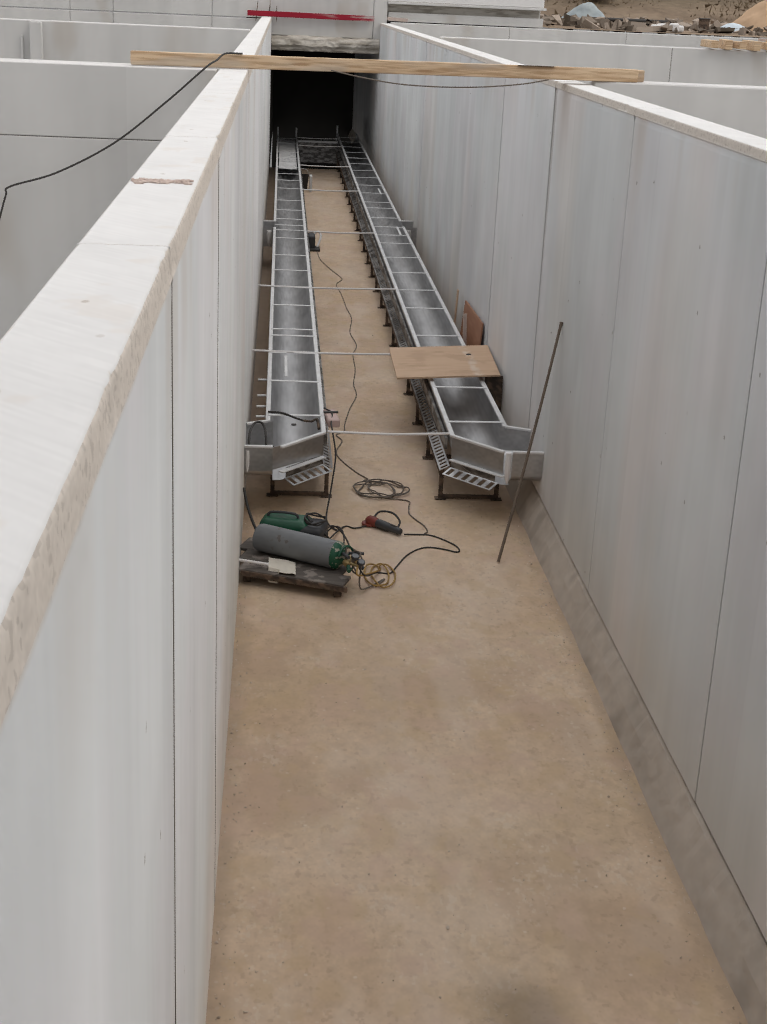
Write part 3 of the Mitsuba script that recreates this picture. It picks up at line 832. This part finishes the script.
cp = thing("cross_piece", "dark steel cross-piece between both channels at the tunnel mouth", "steel plate")
scene[cp + "__plate"] = mikit.ply(box(.53, 1.79, 46.2, 46.22, .02, .62, .002), "dark_steel")
scene[cp + "__top_bar"] = mikit.ply(box(.53, 1.79, 46.17, 46.25, .625, .69, .004), "rail_steel")

# ---------------------------------------------------------------- boards on and beside the right channel
def sheet(pts, th):
    p = np.array(pts, float)
    n = np.cross(p[1] - p[0], p[3] - p[0])
    n /= np.linalg.norm(n)
    if n[2] < 0:
        n = -n
    g = np.array([[p[0], p[3]], [p[1], p[2]]])
    return solid_grid(g, th, np.zeros_like(g) + n)


k = thing("plywood_sheet", "tan plywood sheet lying across the right steel channel", "plywood sheet")
scene[k + "__panel"] = mikit.ply(sheet([(1.405, 16.35, ZR + .036), (2.62, 16.42, ZR + .085), (2.672, 17.95, ZR + .085), (1.415, 17.86, ZR + .036)], .02), "plywood")
scene[k + "__knot_hole"] = mikit.ply(lathe([(0, .0), (.035, .0), (.035, -.01)], 12, (2.37, 17.45, ZR + .098), (2.37 - .05, 17.45, ZR + 1.098)), "black_rubber")
single("shadow_panel", sheet([(2.46, 16.52, .30), (2.67, 16.52, .30), (2.67, 16.55, ZR + .06), (2.46, 16.55, ZR + .06)], .018), "rusty_steel", "dark panel standing in for the shadow under the plywood sheet's right side", "board")  # dark panel added in place of the shadow beneath the sheet
single("standing_board", sheet([(2.60, 18.3, 0.30), (2.60, 20.2, 0.30), (2.655, 20.1, 1.02), (2.655, 18.3, 1.08)], .02), "red_plywood", "red-brown plywood board leaning upright against the right wall behind the tan sheet", "plywood board")
single("wood_slat", obox((2.53, 18.9, .02), (2.50, 19.0, 1.06), .05, .02, .002, up=(0, 1, 0)), "mortar", "narrow pale slat standing beside the red-brown board", "slat")
single("wood_slat", obox((2.56, 20.75, .02), (2.60, 20.7, 1.05), .09, .018, .002, up=(1, 0, 0)), "plywood", "pale rough slat farther along, behind the red-brown board", "slat")

# leaning pole
single("leaning_pole", tube(spline([(2.13, 12.67, .012), (2.32, 12.88, .74), (2.50, 13.10, 1.47), (2.664, 13.30, 2.19)], 8), [.0145] * 8 + [.014] * 8 + [.0135] * 8 + [.017], 9), "pole_wood", "long thin brown pole leaning against the right wall beside the channel's outlet", "pole", smooth=40)

# ---------------------------------------------------------------- timber beam over the channel, hung cables
bm = thing("timber_beam", "long pale timber beam lying across the wall tops over the channel", "timber beam")
scene[bm + "__plank"] = mikit.ply(obox((-1.33, 13.56, ZT + .066), (3.38, 14.27, ZT + .062), .07, .118, .006), "timber")
scene[bm + "__plank_001"] = mikit.ply(obox((.6, 13.953, ZT + .058), (3.47, 14.39, ZT + .058), .068, .108, .006), "timber")
scene[bm + "__nail_plate"] = mikit.ply(obox((2.2, 14.055, ZT + .122), (2.55, 14.11, ZT + .121), .05, .004, .001), "rusty_steel")
single("hanging_cable", tube(spline([(-.35, 13.66, ZT + .135), (-.50, 13.6, ZT + .132), (-.57, 13.42, ZT + .08), (-.66, 13.29, ZT + .02), (-1.0, 13.25, 4.04), (-1.45, 13.22, 3.68), (-1.95, 13.2, 3.41), (-2.36, 13.2, 3.275), (-2.40, 13.2, 3.20), (-2.46, 13.19, 3.0), (-2.6, 13.2, 2.5)], 10), .009, 8), "black_rubber",
       "black cable hanging from the timber beam down in front of the left cross wall", "cable", smooth=True)
single("thin_wire", tube(spline([(.45, 13.77, ZT + .02), (.75, 13.80, ZT - .035), (1.15, 13.88, ZT - .085), (1.7, 13.95, ZT - .09), (2.2, 14.03, ZT - .05), (2.50, 14.08, ZT + .002)], 8), .006, 6), "grey_rubber", "thin grey wire sagging under the timber beam above the tunnel", "wire", smooth=True)

# ---------------------------------------------------------------- welding kit on its low cart
ct = thing("low_cart", "low grey weathered board cart under the gas cylinder", "cart")
for i, (y0, y1) in enumerate(((11.99, 12.22), (12.235, 12.50), (12.515, 12.80))):
    put(ct + "__deck_board", obox((-.27, (y0 + y1) / 2 + .06, .135), (.66, (y0 + y1) / 2 - .30, .137), y1 - y0, .03, .005), "weathered_board")
for x, y in ((-.22, 12.14), (.58, 11.82), (-.22, 12.74), (.58, 12.42)):
    put(ct + "__foot", box(x - .035, x + .035, y - .04, y + .04, .002, .118, .006), "rusty_steel")
put(ct + "__edge_bar", obox((-.27, 12.04, .115), (.655, 11.68, .115), .02, .05, .003), "rusty_steel")

ca, cb = np.array([-.13, 12.56, .275]), np.array([.60, 12.37, .275])
ca, cb = np.array([-.13, 12.50, .290]), np.array([.60, 12.06, .285])
gc = thing("gas_cylinder", "grey steel gas cylinder lying on the low cart, green shoulder to the right", "gas cylinder")
Lc = np.linalg.norm(cb - ca)
put(gc + "__body", lathe([(0, 0.012), (.06, .010), (.095, 0), (.12, .012), (.127, .035), (.127, Lc - .05), (.1275, Lc - .04)], 32, ca, cb), "grey_paint", smooth=35)
put(gc + "__shoulder", lathe([(.1275, Lc - .04), (.126, Lc - .015), (.112, Lc + .005), (.09, Lc + .025), (.055, Lc + .045), (.036, Lc + .055), (.034, Lc + .085), (0, Lc + .085)], 32, ca, cb), "worn_green", smooth=35)
ax = (cb - ca) / Lc
up = np.array([0, 0, 1.0])
side = np.cross(ax, up)


def at(h, u=0, v=0):
    return ca + ax * h + side * u + up * v


put(gc + "__valve", cat(rod(at(Lc + .08), at(Lc + .15), .022), rod(at(Lc + .115, -.01), at(Lc + .115, .075), .014), lathe([(0, 0), (.035, 0), (.038, .012), (.035, .025), (0, .025)], 14, at(Lc + .15), at(Lc + .2))), "brass", smooth=35)
put(gc + "__guard", tube(spline([at(Lc + .04 + .05 * (1 - math.cos(t * .5)), .10 * math.cos(t), .10 * math.sin(t)) for t in np.linspace(0.3, 2 * math.pi + .1, 14)], 4), .011, 8), "green_paint", smooth=40)

put(gc + "__hose_fitting", cat(rod(at(Lc + .06, .05, .05), at(Lc + .16, .13, .06), .016), rod(at(Lc + .06, -.06, .02), at(Lc + .19, -.10, .03), .014), rod(at(Lc + .10, -.03, -.03), at(Lc + .22, -.05, -.09), .018)), "dark_plastic", smooth=35)
rg = thing("gas_regulator", "brass pressure regulator with two round gauges on the cylinder valve", "regulator")
put(rg + "__body", cat(lathe([(0, 0), (.032, 0), (.038, .01), (.038, .045), (.02, .06), (0, .06)], 18, at(Lc + .13, .07), at(Lc + .13, .20, -.02)), rod(at(Lc + .12, .10), at(Lc + .235, .10, -.01), .013)), "brass", smooth=35)
for h, u, v in ((Lc + .20, .09, .055), (Lc + .245, .06, .0)):
    gk = put(rg + "__gauge", lathe([(0, 0), (.034, 0), (.036, .006), (.036, .026), (.031, .03)], 18, at(h, u, v), at(h + .3, u + .2, v + .9)), "dark_plastic", smooth=35)
    put(gk + "__face", lathe([(.031, .027), (0, .027)], 18, at(h, u, v), at(h + .3, u + .2, v + .9)), "grey_paint")
put(rg + "__knob", rod(at(Lc + .16, .13, -.02), at(Lc + .20, .19, -.04), .018, 12), "green_paint", smooth=35)

# welding machine behind the cylinder
wm = thing("welding_machine", "green and black portable welding machine behind the gas cylinder", "welding machine")


def rounded(x0, x1, y0, y1, z0, z1, r):
    pts = []
    for x in (x0 + r, x1 - r):
        for y in (y0 + r, y1 - r):
            for z in (z0 + r, z1 - r):
                pts.append(trimesh.creation.icosphere(subdivisions=2, radius=r).vertices + [x, y, z])
    return trimesh.convex.convex_hull(np.vstack(pts))


def turned(m, ang, c):
    m.apply_transform(trimesh.transformations.rotation_matrix(ang, [0, 0, 1], c))
    return m


wc = (.2, 12.86, 0)
put(wm + "__housing", turned(rounded(-.12, .36, 12.74, 13.04, .01, .34, .07), -.22, wc), "green_paint", smooth=40)
put(wm + "__front_panel", turned(rounded(.25, .50, 12.73, 13.05, .005, .31, .06), -.22, wc), "dark_plastic", smooth=40)
put(wm + "__handle", turned(tube(spline([(-.06, 12.88, .33), (-.03, 12.88, .375), (.10, 12.88, .385), (.21, 12.88, .375), (.24, 12.88, .33)], 6), .013, 8), -.22, wc), "dark_plastic", smooth=40)
for k_, (y, z) in enumerate(((12.79, .10), (12.93, .10), (12.86, .22))):
    put(wm + "__socket", turned(rod((.49, y, z), (.525, y, z), .024, 14), -.22, wc), "black_rubber", smooth=40)
for z in (.16, .19, .22):
    put(wm + "__vent_slot", turned(box(-.02, .24, 12.724, 12.731, z, z + .012, .001), -.22, wc), "black_rubber")


def floor_cable(name, pts, r, m, label, category="cable", z=None, n=8):
    P = np.array([(p[0], p[1], (p[2] if len(p) > 2 else r + .001)) for p in pts], float)
    return single(name, tube(spline(P, n), r, 8), m, label, category, smooth=True)


rng = np.random.default_rng(5)
tangle = [(.50, 12.80, .12)] + [(.54 + .13 * math.cos(a) + .02 * i / 6, 12.92 + .24 * math.sin(a), .05 + .06 * (1 + math.sin(a * 1.7)) ) for i, a in enumerate(np.linspace(-1.2, 9.5, 26))] + [(.70, 13.55, .012), (.82, 13.52, .012), (1.0, 13.62, .02)]
floor_cable("welding_cable", tangle, .008, "black_rubber", "tangled black cable beside the welding machine leading to the red grinder", n=5)
floor_cable("cable_bundle", [(.36, 12.80, .33)] + [(.40 + .10 * math.cos(a), 12.84 + .13 * math.sin(a), .345 + .015 * math.sin(a * 2.3)) for a in np.linspace(2.5, 15, 34)] + [(.52, 12.75, .2), (.55, 12.85, .06)], .0085, "black_rubber", "black cable bundle looped over the dark end of the welding machine", n=5)
floor_cable("gas_hose", [(-.285, 13.40, .45), (-.24, 13.25, .30), (-.16, 13.05, .16), (-.08, 12.86, .12), (-.03, 12.80, .14)], .014, "black_rubber", "black hose curving from the left wall down to the welding machine", "hose")
hose = [tuple(at(Lc + .235, .10, -.01)), tuple(at(Lc + .27, .14, -.08))] + [(.915 + .095 * math.cos(a) + .006 * i, 12.26 + .27 * math.sin(a), .016 + .006 * (i % 4)) for i, a in enumerate(np.linspace(.6, 2 * math.pi * 2.4, 24))] + [(1.0, 12.42, .012)]
floor_cable("yellow_hose", hose, .008, "yellow_hose", "yellow-brown hose coiled on the floor by the regulator", "hose", n=5)
tg = [tuple(at(Lc + .15, .0, .05))] + [tuple(at(Lc + .13 + .09 * math.sin(a * 1.3), .09 * math.cos(a), -.02 + .085 * math.sin(a * .9))) for a in np.linspace(.3, 11, 30)] + [tuple(at(Lc + .26, .06, -.24)), (1.02, 12.20, .012), (.93, 12.02, .012)]
floor_cable("gauge_hose", tg, .0075, "grey_rubber", "tangled grey-brown hose wound about the cylinder's valve", "hose", n=5)
floor_cable("torch_hose", [tuple(at(Lc + .19, .02, -.03)), tuple(at(Lc + .27, .02, -.12)), (.96, 12.33, .02), (1.08, 12.35), (1.16, 12.53), (1.27, 12.80), (1.40, 12.98), (1.52, 13.03), (1.66, 12.98), (1.755, 12.92), (1.795, 12.96), (1.775, 13.08), (1.69, 13.22), (1.56, 13.36), (1.44, 13.38), (1.29, 13.345, .02)], .0075, "black_rubber",
            "black cable looping over the floor from the regulator to the grinder", n=8)

# grinder
gd = thing("angle_grinder", "red and black angle grinder lying on the floor below the cable coil", "angle grinder")
g0, g1 = np.array([.985, 13.62, .055]), np.array([1.27, 13.33, .045])
put(gd + "__gear_head", lathe([(0, -.06), (.035, -.055), (.05, -.03), (.052, .03), (.045, .075), (.04, .08)], 18, g0, g1), "red_paint", smooth=40)
put(gd + "__motor_body", lathe([(.042, .08), (.046, .10), (.044, .22), (.036, .24), (.034, .36), (.03, .385), (0, .385)], 18, g0, g1), "dark_plastic", smooth=40)
gt = (g1 - g0) / np.linalg.norm(g1 - g0)
put(gd + "__guard", lathe([(.0, 0), (.075, 0), (.078, -.004), (.078, -.022), (.074, -.022), (.074, -.006), (0, -.006)], 24, g0 - gt * .03 + [0, 0, -.022], g0 - gt * .03 + [0, 0, 1]), "red_paint", smooth=30)
put(gd + "__side_handle", tube(spline([g0 + gt * .0 + [0.02, .02, .03], g0 + gt * .03 + [.07, .14, .06], g0 + gt * .16 + [.10, .17, .07], g0 + gt * .30 + [.06, .10, .05], g0 + gt * .34 + [.0, .0, .02]], 8), .011, 8), "black_rubber", smooth=40)
put(gd + "__trigger", obox(g0 + gt * .25 + [0, 0, .04], g0 + gt * .33 + [0, 0, .034], .02, .012, .003), "black_rubber")

# coil of cable and the long lead
coil = [(1.03, 15.08), (.98, 15.03)] + [(1.15 + (.22 + .05 * math.sin(a * 1.31 + .4)) * math.cos(a) + .05 * math.sin(a * .35), 14.70 + (.25 + .07 * math.sin(a * .77)) * math.sin(a), .012 + .008 * (i % 5)) for i, a in enumerate(np.linspace(2.2, 2.2 + 2 * math.pi * 5.3, 72))] + [(1.40, 14.40), (1.405, 14.2), (1.395, 13.98), (1.45, 13.80), (1.51, 13.65), (1.535, 13.48), (1.50, 13.41)]
floor_cable("cable_coil", coil, .007, "grey_rubber", "loose coil of grey-brown cable on the floor between the channels", "cable", n=4)
floor_cable("extension_lead", [(.74, 30.5), (.79, 29.9), (.83, 29.1), (.87, 28.67), (1.02, 27.8), (1.17, 27.1), (1.19, 26.8), (1.07, 26.3), (1.13, 25.4), (1.17, 24.3), (1.22, 23.4), (1.15, 22.4), (1.21, 21.5), (1.13, 20.9), (1.12, 20.0), (1.06, 19.2), (1.07, 18.6), (.95, 17.9), (.86, 17.21), (.84, 16.9), (.74, 16.75), (.80, 16.5), (.72, 16.1), (.75, 15.8), (.90, 15.35), (1.03, 15.09)], .007, "grey_rubber",
            "long thin lead wandering along the floor from the black tool to the coil", "cable")
floor_cable("corner_cable", [(.52, 14.95, ZR + .06), (.60, 14.80, ZR + .05), (.585, 14.5, ZR + .02), (.60, 14.36, ZR - .05), (.63, 14.25, ZR - .25), (.60, 14.15, ZR - .5), (.57, 14.05, .12), (.54, 13.85, .012), (.56, 13.6, .012), (.64, 13.45, .012), (.70, 13.55)], .0085, "black_rubber", "dark cable falling from the left channel's corner to the floor")

# bits on the left channel
k = thing("clamp_box", "pale pinkish clamp box on the left channel's front corner rail", "clamp box")
put(k + "__case", turned(box(.53, .655, 14.55, 14.98, ZR - .04, ZR + .045, .012), .10, (.58, 14.8, 0)), "pink_plastic")
put(k + "__strap", turned(box(.515, .67, 14.80, 14.84, ZR + .0455, ZR + .06, .003), .10, (.58, 14.8, 0)), "black_rubber")
to = thing("welding_torch", "dark torch with a brownish handle lying across the left channel's first crossbar", "torch")
put(to + "__hose", tube(spline([(-.07, 14.86, ZR + .03), (.08, 14.80, ZR + .035), (.20, 14.70, ZR + .02), (.30, 14.62, ZR + .01)], 8), .012, 8), "black_rubber", smooth=True)
put(to + "__handle", tube(spline([(.30, 14.62, ZR + .01), (.38, 14.60, ZR + .01), (.44, 14.64, ZR + .02), (.46, 14.5, ZR - .04)], 6), [.012] * 12 + [.016] * 7, 8), "rusty_steel", smooth=True)
floor_cable("black_hose", [(-.245, 13.80, ZR - .25), (-.25, 13.9, ZR - .05), (-.245, 14.1, ZR + .03), (-.20, 14.32, ZR + .06), (-.12, 14.33, ZR + .05), (-.085, 14.1, ZR - .02), (-.075, 13.85, ZR - .25)], .012, "black_rubber", "black hose arching inside the left channel's outlet by the wall", "hose")
single("white_pipe", rod((XL + .002, 12.12, .205), (-.03, 12.06, .19), .015, 10), "white_metal", "short white pipe sticking out from the left wall to the cart", "pipe", smooth=40)


def rag():
    xs, ys = np.linspace(-.03, .21, 16), np.linspace(11.95, 12.24, 14)
    X, Y = np.meshgrid(xs, ys, indexing="ij")
    Z = .162 + .028 * meshkit.fbm(np.stack([X * 11, Y * 9, 0 * X], -1).reshape(-1, 3), 3, 2).reshape(X.shape)
    Z = np.where((Y < 12.02) & (X < .06), Z - (12.02 - Y) * 1.6, Z)
    G = np.stack([X, Y - .38 * X, Z], -1)
    return solid_grid(G, .003, np.zeros_like(G) + [0, 0, 1.0])


single("paper_sheet", rag(), "paper", "crumpled cream paper on the cart's front edge beside the white pipe", "paper", smooth=40)

# things farther up the floor
pt = thing("power_tool", "small black power tool with a pale curved handle by the left channel", "power tool")
put(pt + "__body", rounded(.60, .76, 30.0, 30.5, .005, .30, .05), "dark_plastic", smooth=40)
put(pt + "__base", box(.58, .86, 29.85, 30.3, .004, .05, .01), "black_rubber")
put(pt + "__handle", tube(spline([(.74, 30.4, .27), (.82, 30.4, .33), (.88, 30.3, .26), (.84, 30.15, .14), (.80, 30.05, .06)], 6), .022, 8), "white_metal", smooth=40)
bk = thing("bucket", "black bucket beside the left channel near the tunnel", "bucket")
put(bk + "__body", lathe([(0, .01), (.13, .0), (.17, .36), (.18, .37), (.165, .37), (.125, .02), (0, .02)], 20, (.62, 39.9, .004), (.62, 39.9, 1)), "black_rubber", smooth=35)
put(bk + "__handle", tube(spline([(.45, 39.9, .37), (.50, 39.8, .50), (.62, 39.75, .55), (.74, 39.8, .50), (.79, 39.9, .37)], 5), .008, 6), "rail_steel", smooth=40)
single("white_block", box(.80, .87, 39.2, 39.6, .004, .42, .01), "white_sheet", "small upright white block beside the black bucket near the tunnel", "block")

def floor_grit():
    rng = np.random.default_rng(31)
    base = trimesh.creation.icosphere(subdivisions=0, radius=1.0)
    ms = []
    for i in range(900):
        q = rng.random()
        y = rng.uniform(5.6, 30) if q > .5 else rng.uniform(5.6, 14)
        if q < .25:
            x = XL + abs(rng.normal(0, .09)) + .012
        elif q < .5:
            x = XR - abs(rng.normal(0, .10)) - .012
        else:
            x = rng.uniform(XL + .1, XR - .1)
        r = rng.uniform(.0025, .007) * (1.7 if rng.random() < .06 else 1)
        v = base.vertices * rng.uniform(.6, 1.3, 3) * r + rng.normal(0, r * .15, base.vertices.shape)
        ms.append(mesh(v + [x, y, r * .45], base.faces))
    return cat(*ms)


scene["floor_grit"] = mikit.ply(floor_grit(), "grit")
labels["floor_grit"] = {"label": "fine grit and mortar crumbs scattered over the brown floor", "category": "grit", "kind": "stuff"}

# ---------------------------------------------------------------- clutter beyond the far cross wall
def heap(x, y, z, rx, ry, h, seed, rough_=.35, n=26):
    th = np.linspace(0, 2 * np.pi, n * 2, endpoint=False)
    rr = np.linspace(0, 1, n // 2)
    V, F = [], []
    for r in rr:
        for t in th:
            q = np.array([r * math.cos(t), r * math.sin(t), 0])
            V.append([x + rx * q[0], y + ry * q[1], z + h * (1 - r ** 1.6)])
    V = np.array(V)
    d = meshkit.fbm(V * [2.2, 2.2, 1], 4, seed) - .5
    R_ = np.repeat(rr, len(th))
    V[:, 2] += d * h * rough_ * 2 * (1 - R_ ** 4)
    V[:, :2] += (d * .25)[:, None] * (V[:, :2] - [x, y])
    m = len(th)
    for i in range(len(rr) - 1):
        for j in range(m):
            k = (j + 1) % m
            F += [[i * m + j, (i + 1) * m + j, (i + 1) * m + k], [i * m + j, (i + 1) * m + k, i * m + k]]
    return mesh(V, F)


single("tarpaulin", heap(11.35, 57.0, ZG + .05, 1.0, .8, .60, 3), "tarp_blue", "blue-grey tarpaulin draped over a pile beside the building's right end", "tarpaulin", smooth=60)
single("tarpaulin", heap(14.3, 48.0, ZG + .02, .62, .5, .30, 8), "tarp_light", "small light blue tarpaulin heap right of the dark bin", "tarpaulin", smooth=60)
single("sand_pile", heap(17.2, 51.0, ZG, 2.3, 2.2, 1.35, 9, .15), "sand", "orange sand pile at the right edge below the hill", "sand pile", smooth=60)
for i in range(5):
    single("dark_pipe", rod((10.7 + .1 * i, 55.3 - .1 * i, ZG + .08 + .10 * (i > 2)), (13.2 + .15 * i, 54.9 - .14 * i, ZG + .08 + .10 * (i > 2)), .07, 10), "black_rubber", ["rearmost lower black pipe in the low stack before the blue tarpaulin", "middle lower black pipe in the low stack before the blue tarpaulin", "front lower black pipe in the low stack before the blue tarpaulin", "rear upper black pipe on top of the low stack", "front upper black pipe on top of the low stack"][i], "pipe", "black pipes before the tarpaulin", smooth=40)
for i, (x, y) in enumerate(((10.8, 43.9), (11.05, 44.2), (11.35, 43.9), (11.6, 44.3), (11.2, 44.6))):
    single("white_bag", rounded(x - .12, x + .13, y - .16, y + .16, ZG + .005, ZG + .20 + .03 * (i % 3), .07), "white_sheet", f"{ORD[[0, 1, 3, 4, 2][i]]} crumpled white bag from the left in the pile beside the dark bin", "bag", "white bags by the bin", smooth=40)
bn = thing("dark_bin", "small dark open bin standing at the foot of the hill", "bin")
put(bn + "__body", lathe([(0, .02), (.15, .0), (.17, .40), (.18, .41), (.165, .41), (.14, .03), (0, .03)], 18, (12.7, 45.6, ZG + .01), (12.7, 45.6, 9)), "rusty_steel", smooth=35)
put(bn + "__rim", tube([(12.7 + .176 * math.cos(a), 45.6 + .176 * math.sin(a), ZG + .41) for a in np.linspace(0, 2 * math.pi, 20)], .012, 6), "dark_plastic", smooth=40)
single("pale_sheet", crumpled(12.4, 13.6, 62.5, 63.8, ZG + 1.05, .5, 6, 10, 10, .02), "white_sheet", "crumpled white sheet on the hill foot above the tarpaulin", "sheet", smooth=50)
single("pink_board", obox((13.4, 64.5, 5.55), (15.0, 64.9, 5.62), .9, .04, .005), "mortar", "pale pinkish board lying on the slope right of the white sheet", "board")
single("red_crate", rounded(11.2, 11.9, 63.5, 64.2, ZG + .55, ZG + 1.15, .05), "red_paint", "small red crate behind the blue tarpaulin", "crate", smooth=40)
for i in range(9):
    x = 8.05 + .27 * i
    single("short_timber", obox((x, 28.0, ZT + .09), (x + .10 * math.sin(i * 2.1) + .05, 28.95, ZT + .09), .13, .13 + .04 * (i % 2), .006), "timber", f"{ORD[i]} short tan timber from the left, laid across the second right cross wall", "timber", "short timbers on the right cross wall")
single("pink_batten", obox((9.0, 28.42, ZT + .20), (11.6, 28.36, ZT + .205), .10, .04, .004), "mortar", "long pinkish batten lying on top of the short timbers", "batten")


def scrub():
    rng = np.random.default_rng(21)
    V, F = [], []
    g = scene  # noqa
    for _ in range(900):
        x, y = rng.uniform(4, 60), rng.uniform(60, 115)
        rise = max(0, y - 60)
        z = ZG + 0.16 * rise * min(max((x + 10) / 40 + .6, .3), 1.2) + min(rise / 20, 1) * 1.1
        h = rng.uniform(.5, 1.7)
        for _ in range(110):
            c = np.array([x, y, z]) + rng.normal(0, 1, 3) * [h * .45, h * .45, h * .3] + [0, 0, h * .4]
            a, b_ = rng.normal(0, 1, 3), rng.normal(0, 1, 3)
            s = h * .045
            k0 = len(V)
            V += [c - a * s, c + a * s + [0, 0, s], c + b_ * s * .8]
            F.append([k0, k0 + 1, k0 + 2])
    return mesh(V, F)


def rubble_field():
    rng = np.random.default_rng(12)
    ms = []
    for _ in range(420):
        x, y = rng.uniform(7.6, 22), rng.uniform(43.2, 62)
        b_ = trimesh.creation.box(extents=rng.uniform(.08, .5, 3) * rng.choice([[1, 1, .6], [2.2, .35, .25], [.7, .7, .7]]))
        b_.vertices += rng.normal(0, .03, b_.vertices.shape)
        b_.apply_transform(trimesh.transformations.euler_matrix(*rng.normal(0, .25, 2), rng.uniform(0, 6)))
        b_.apply_translation([x, y, ZG + rng.uniform(.03, .12)])
        ms.append(b_)
    return cat(*ms)


scene["site_rubble"] = mikit.ply(rubble_field(), "rubble")
labels["site_rubble"] = {"label": "broken rubble and scrap wood scattered over the ground below the hill", "category": "rubble", "kind": "stuff"}
scene["dry_scrub"] = mikit.ply(scrub(), "scrub")
labels["dry_scrub"] = {"label": "dry brown scrub covering the hillside behind the basins", "category": "scrub", "kind": "stuff"}
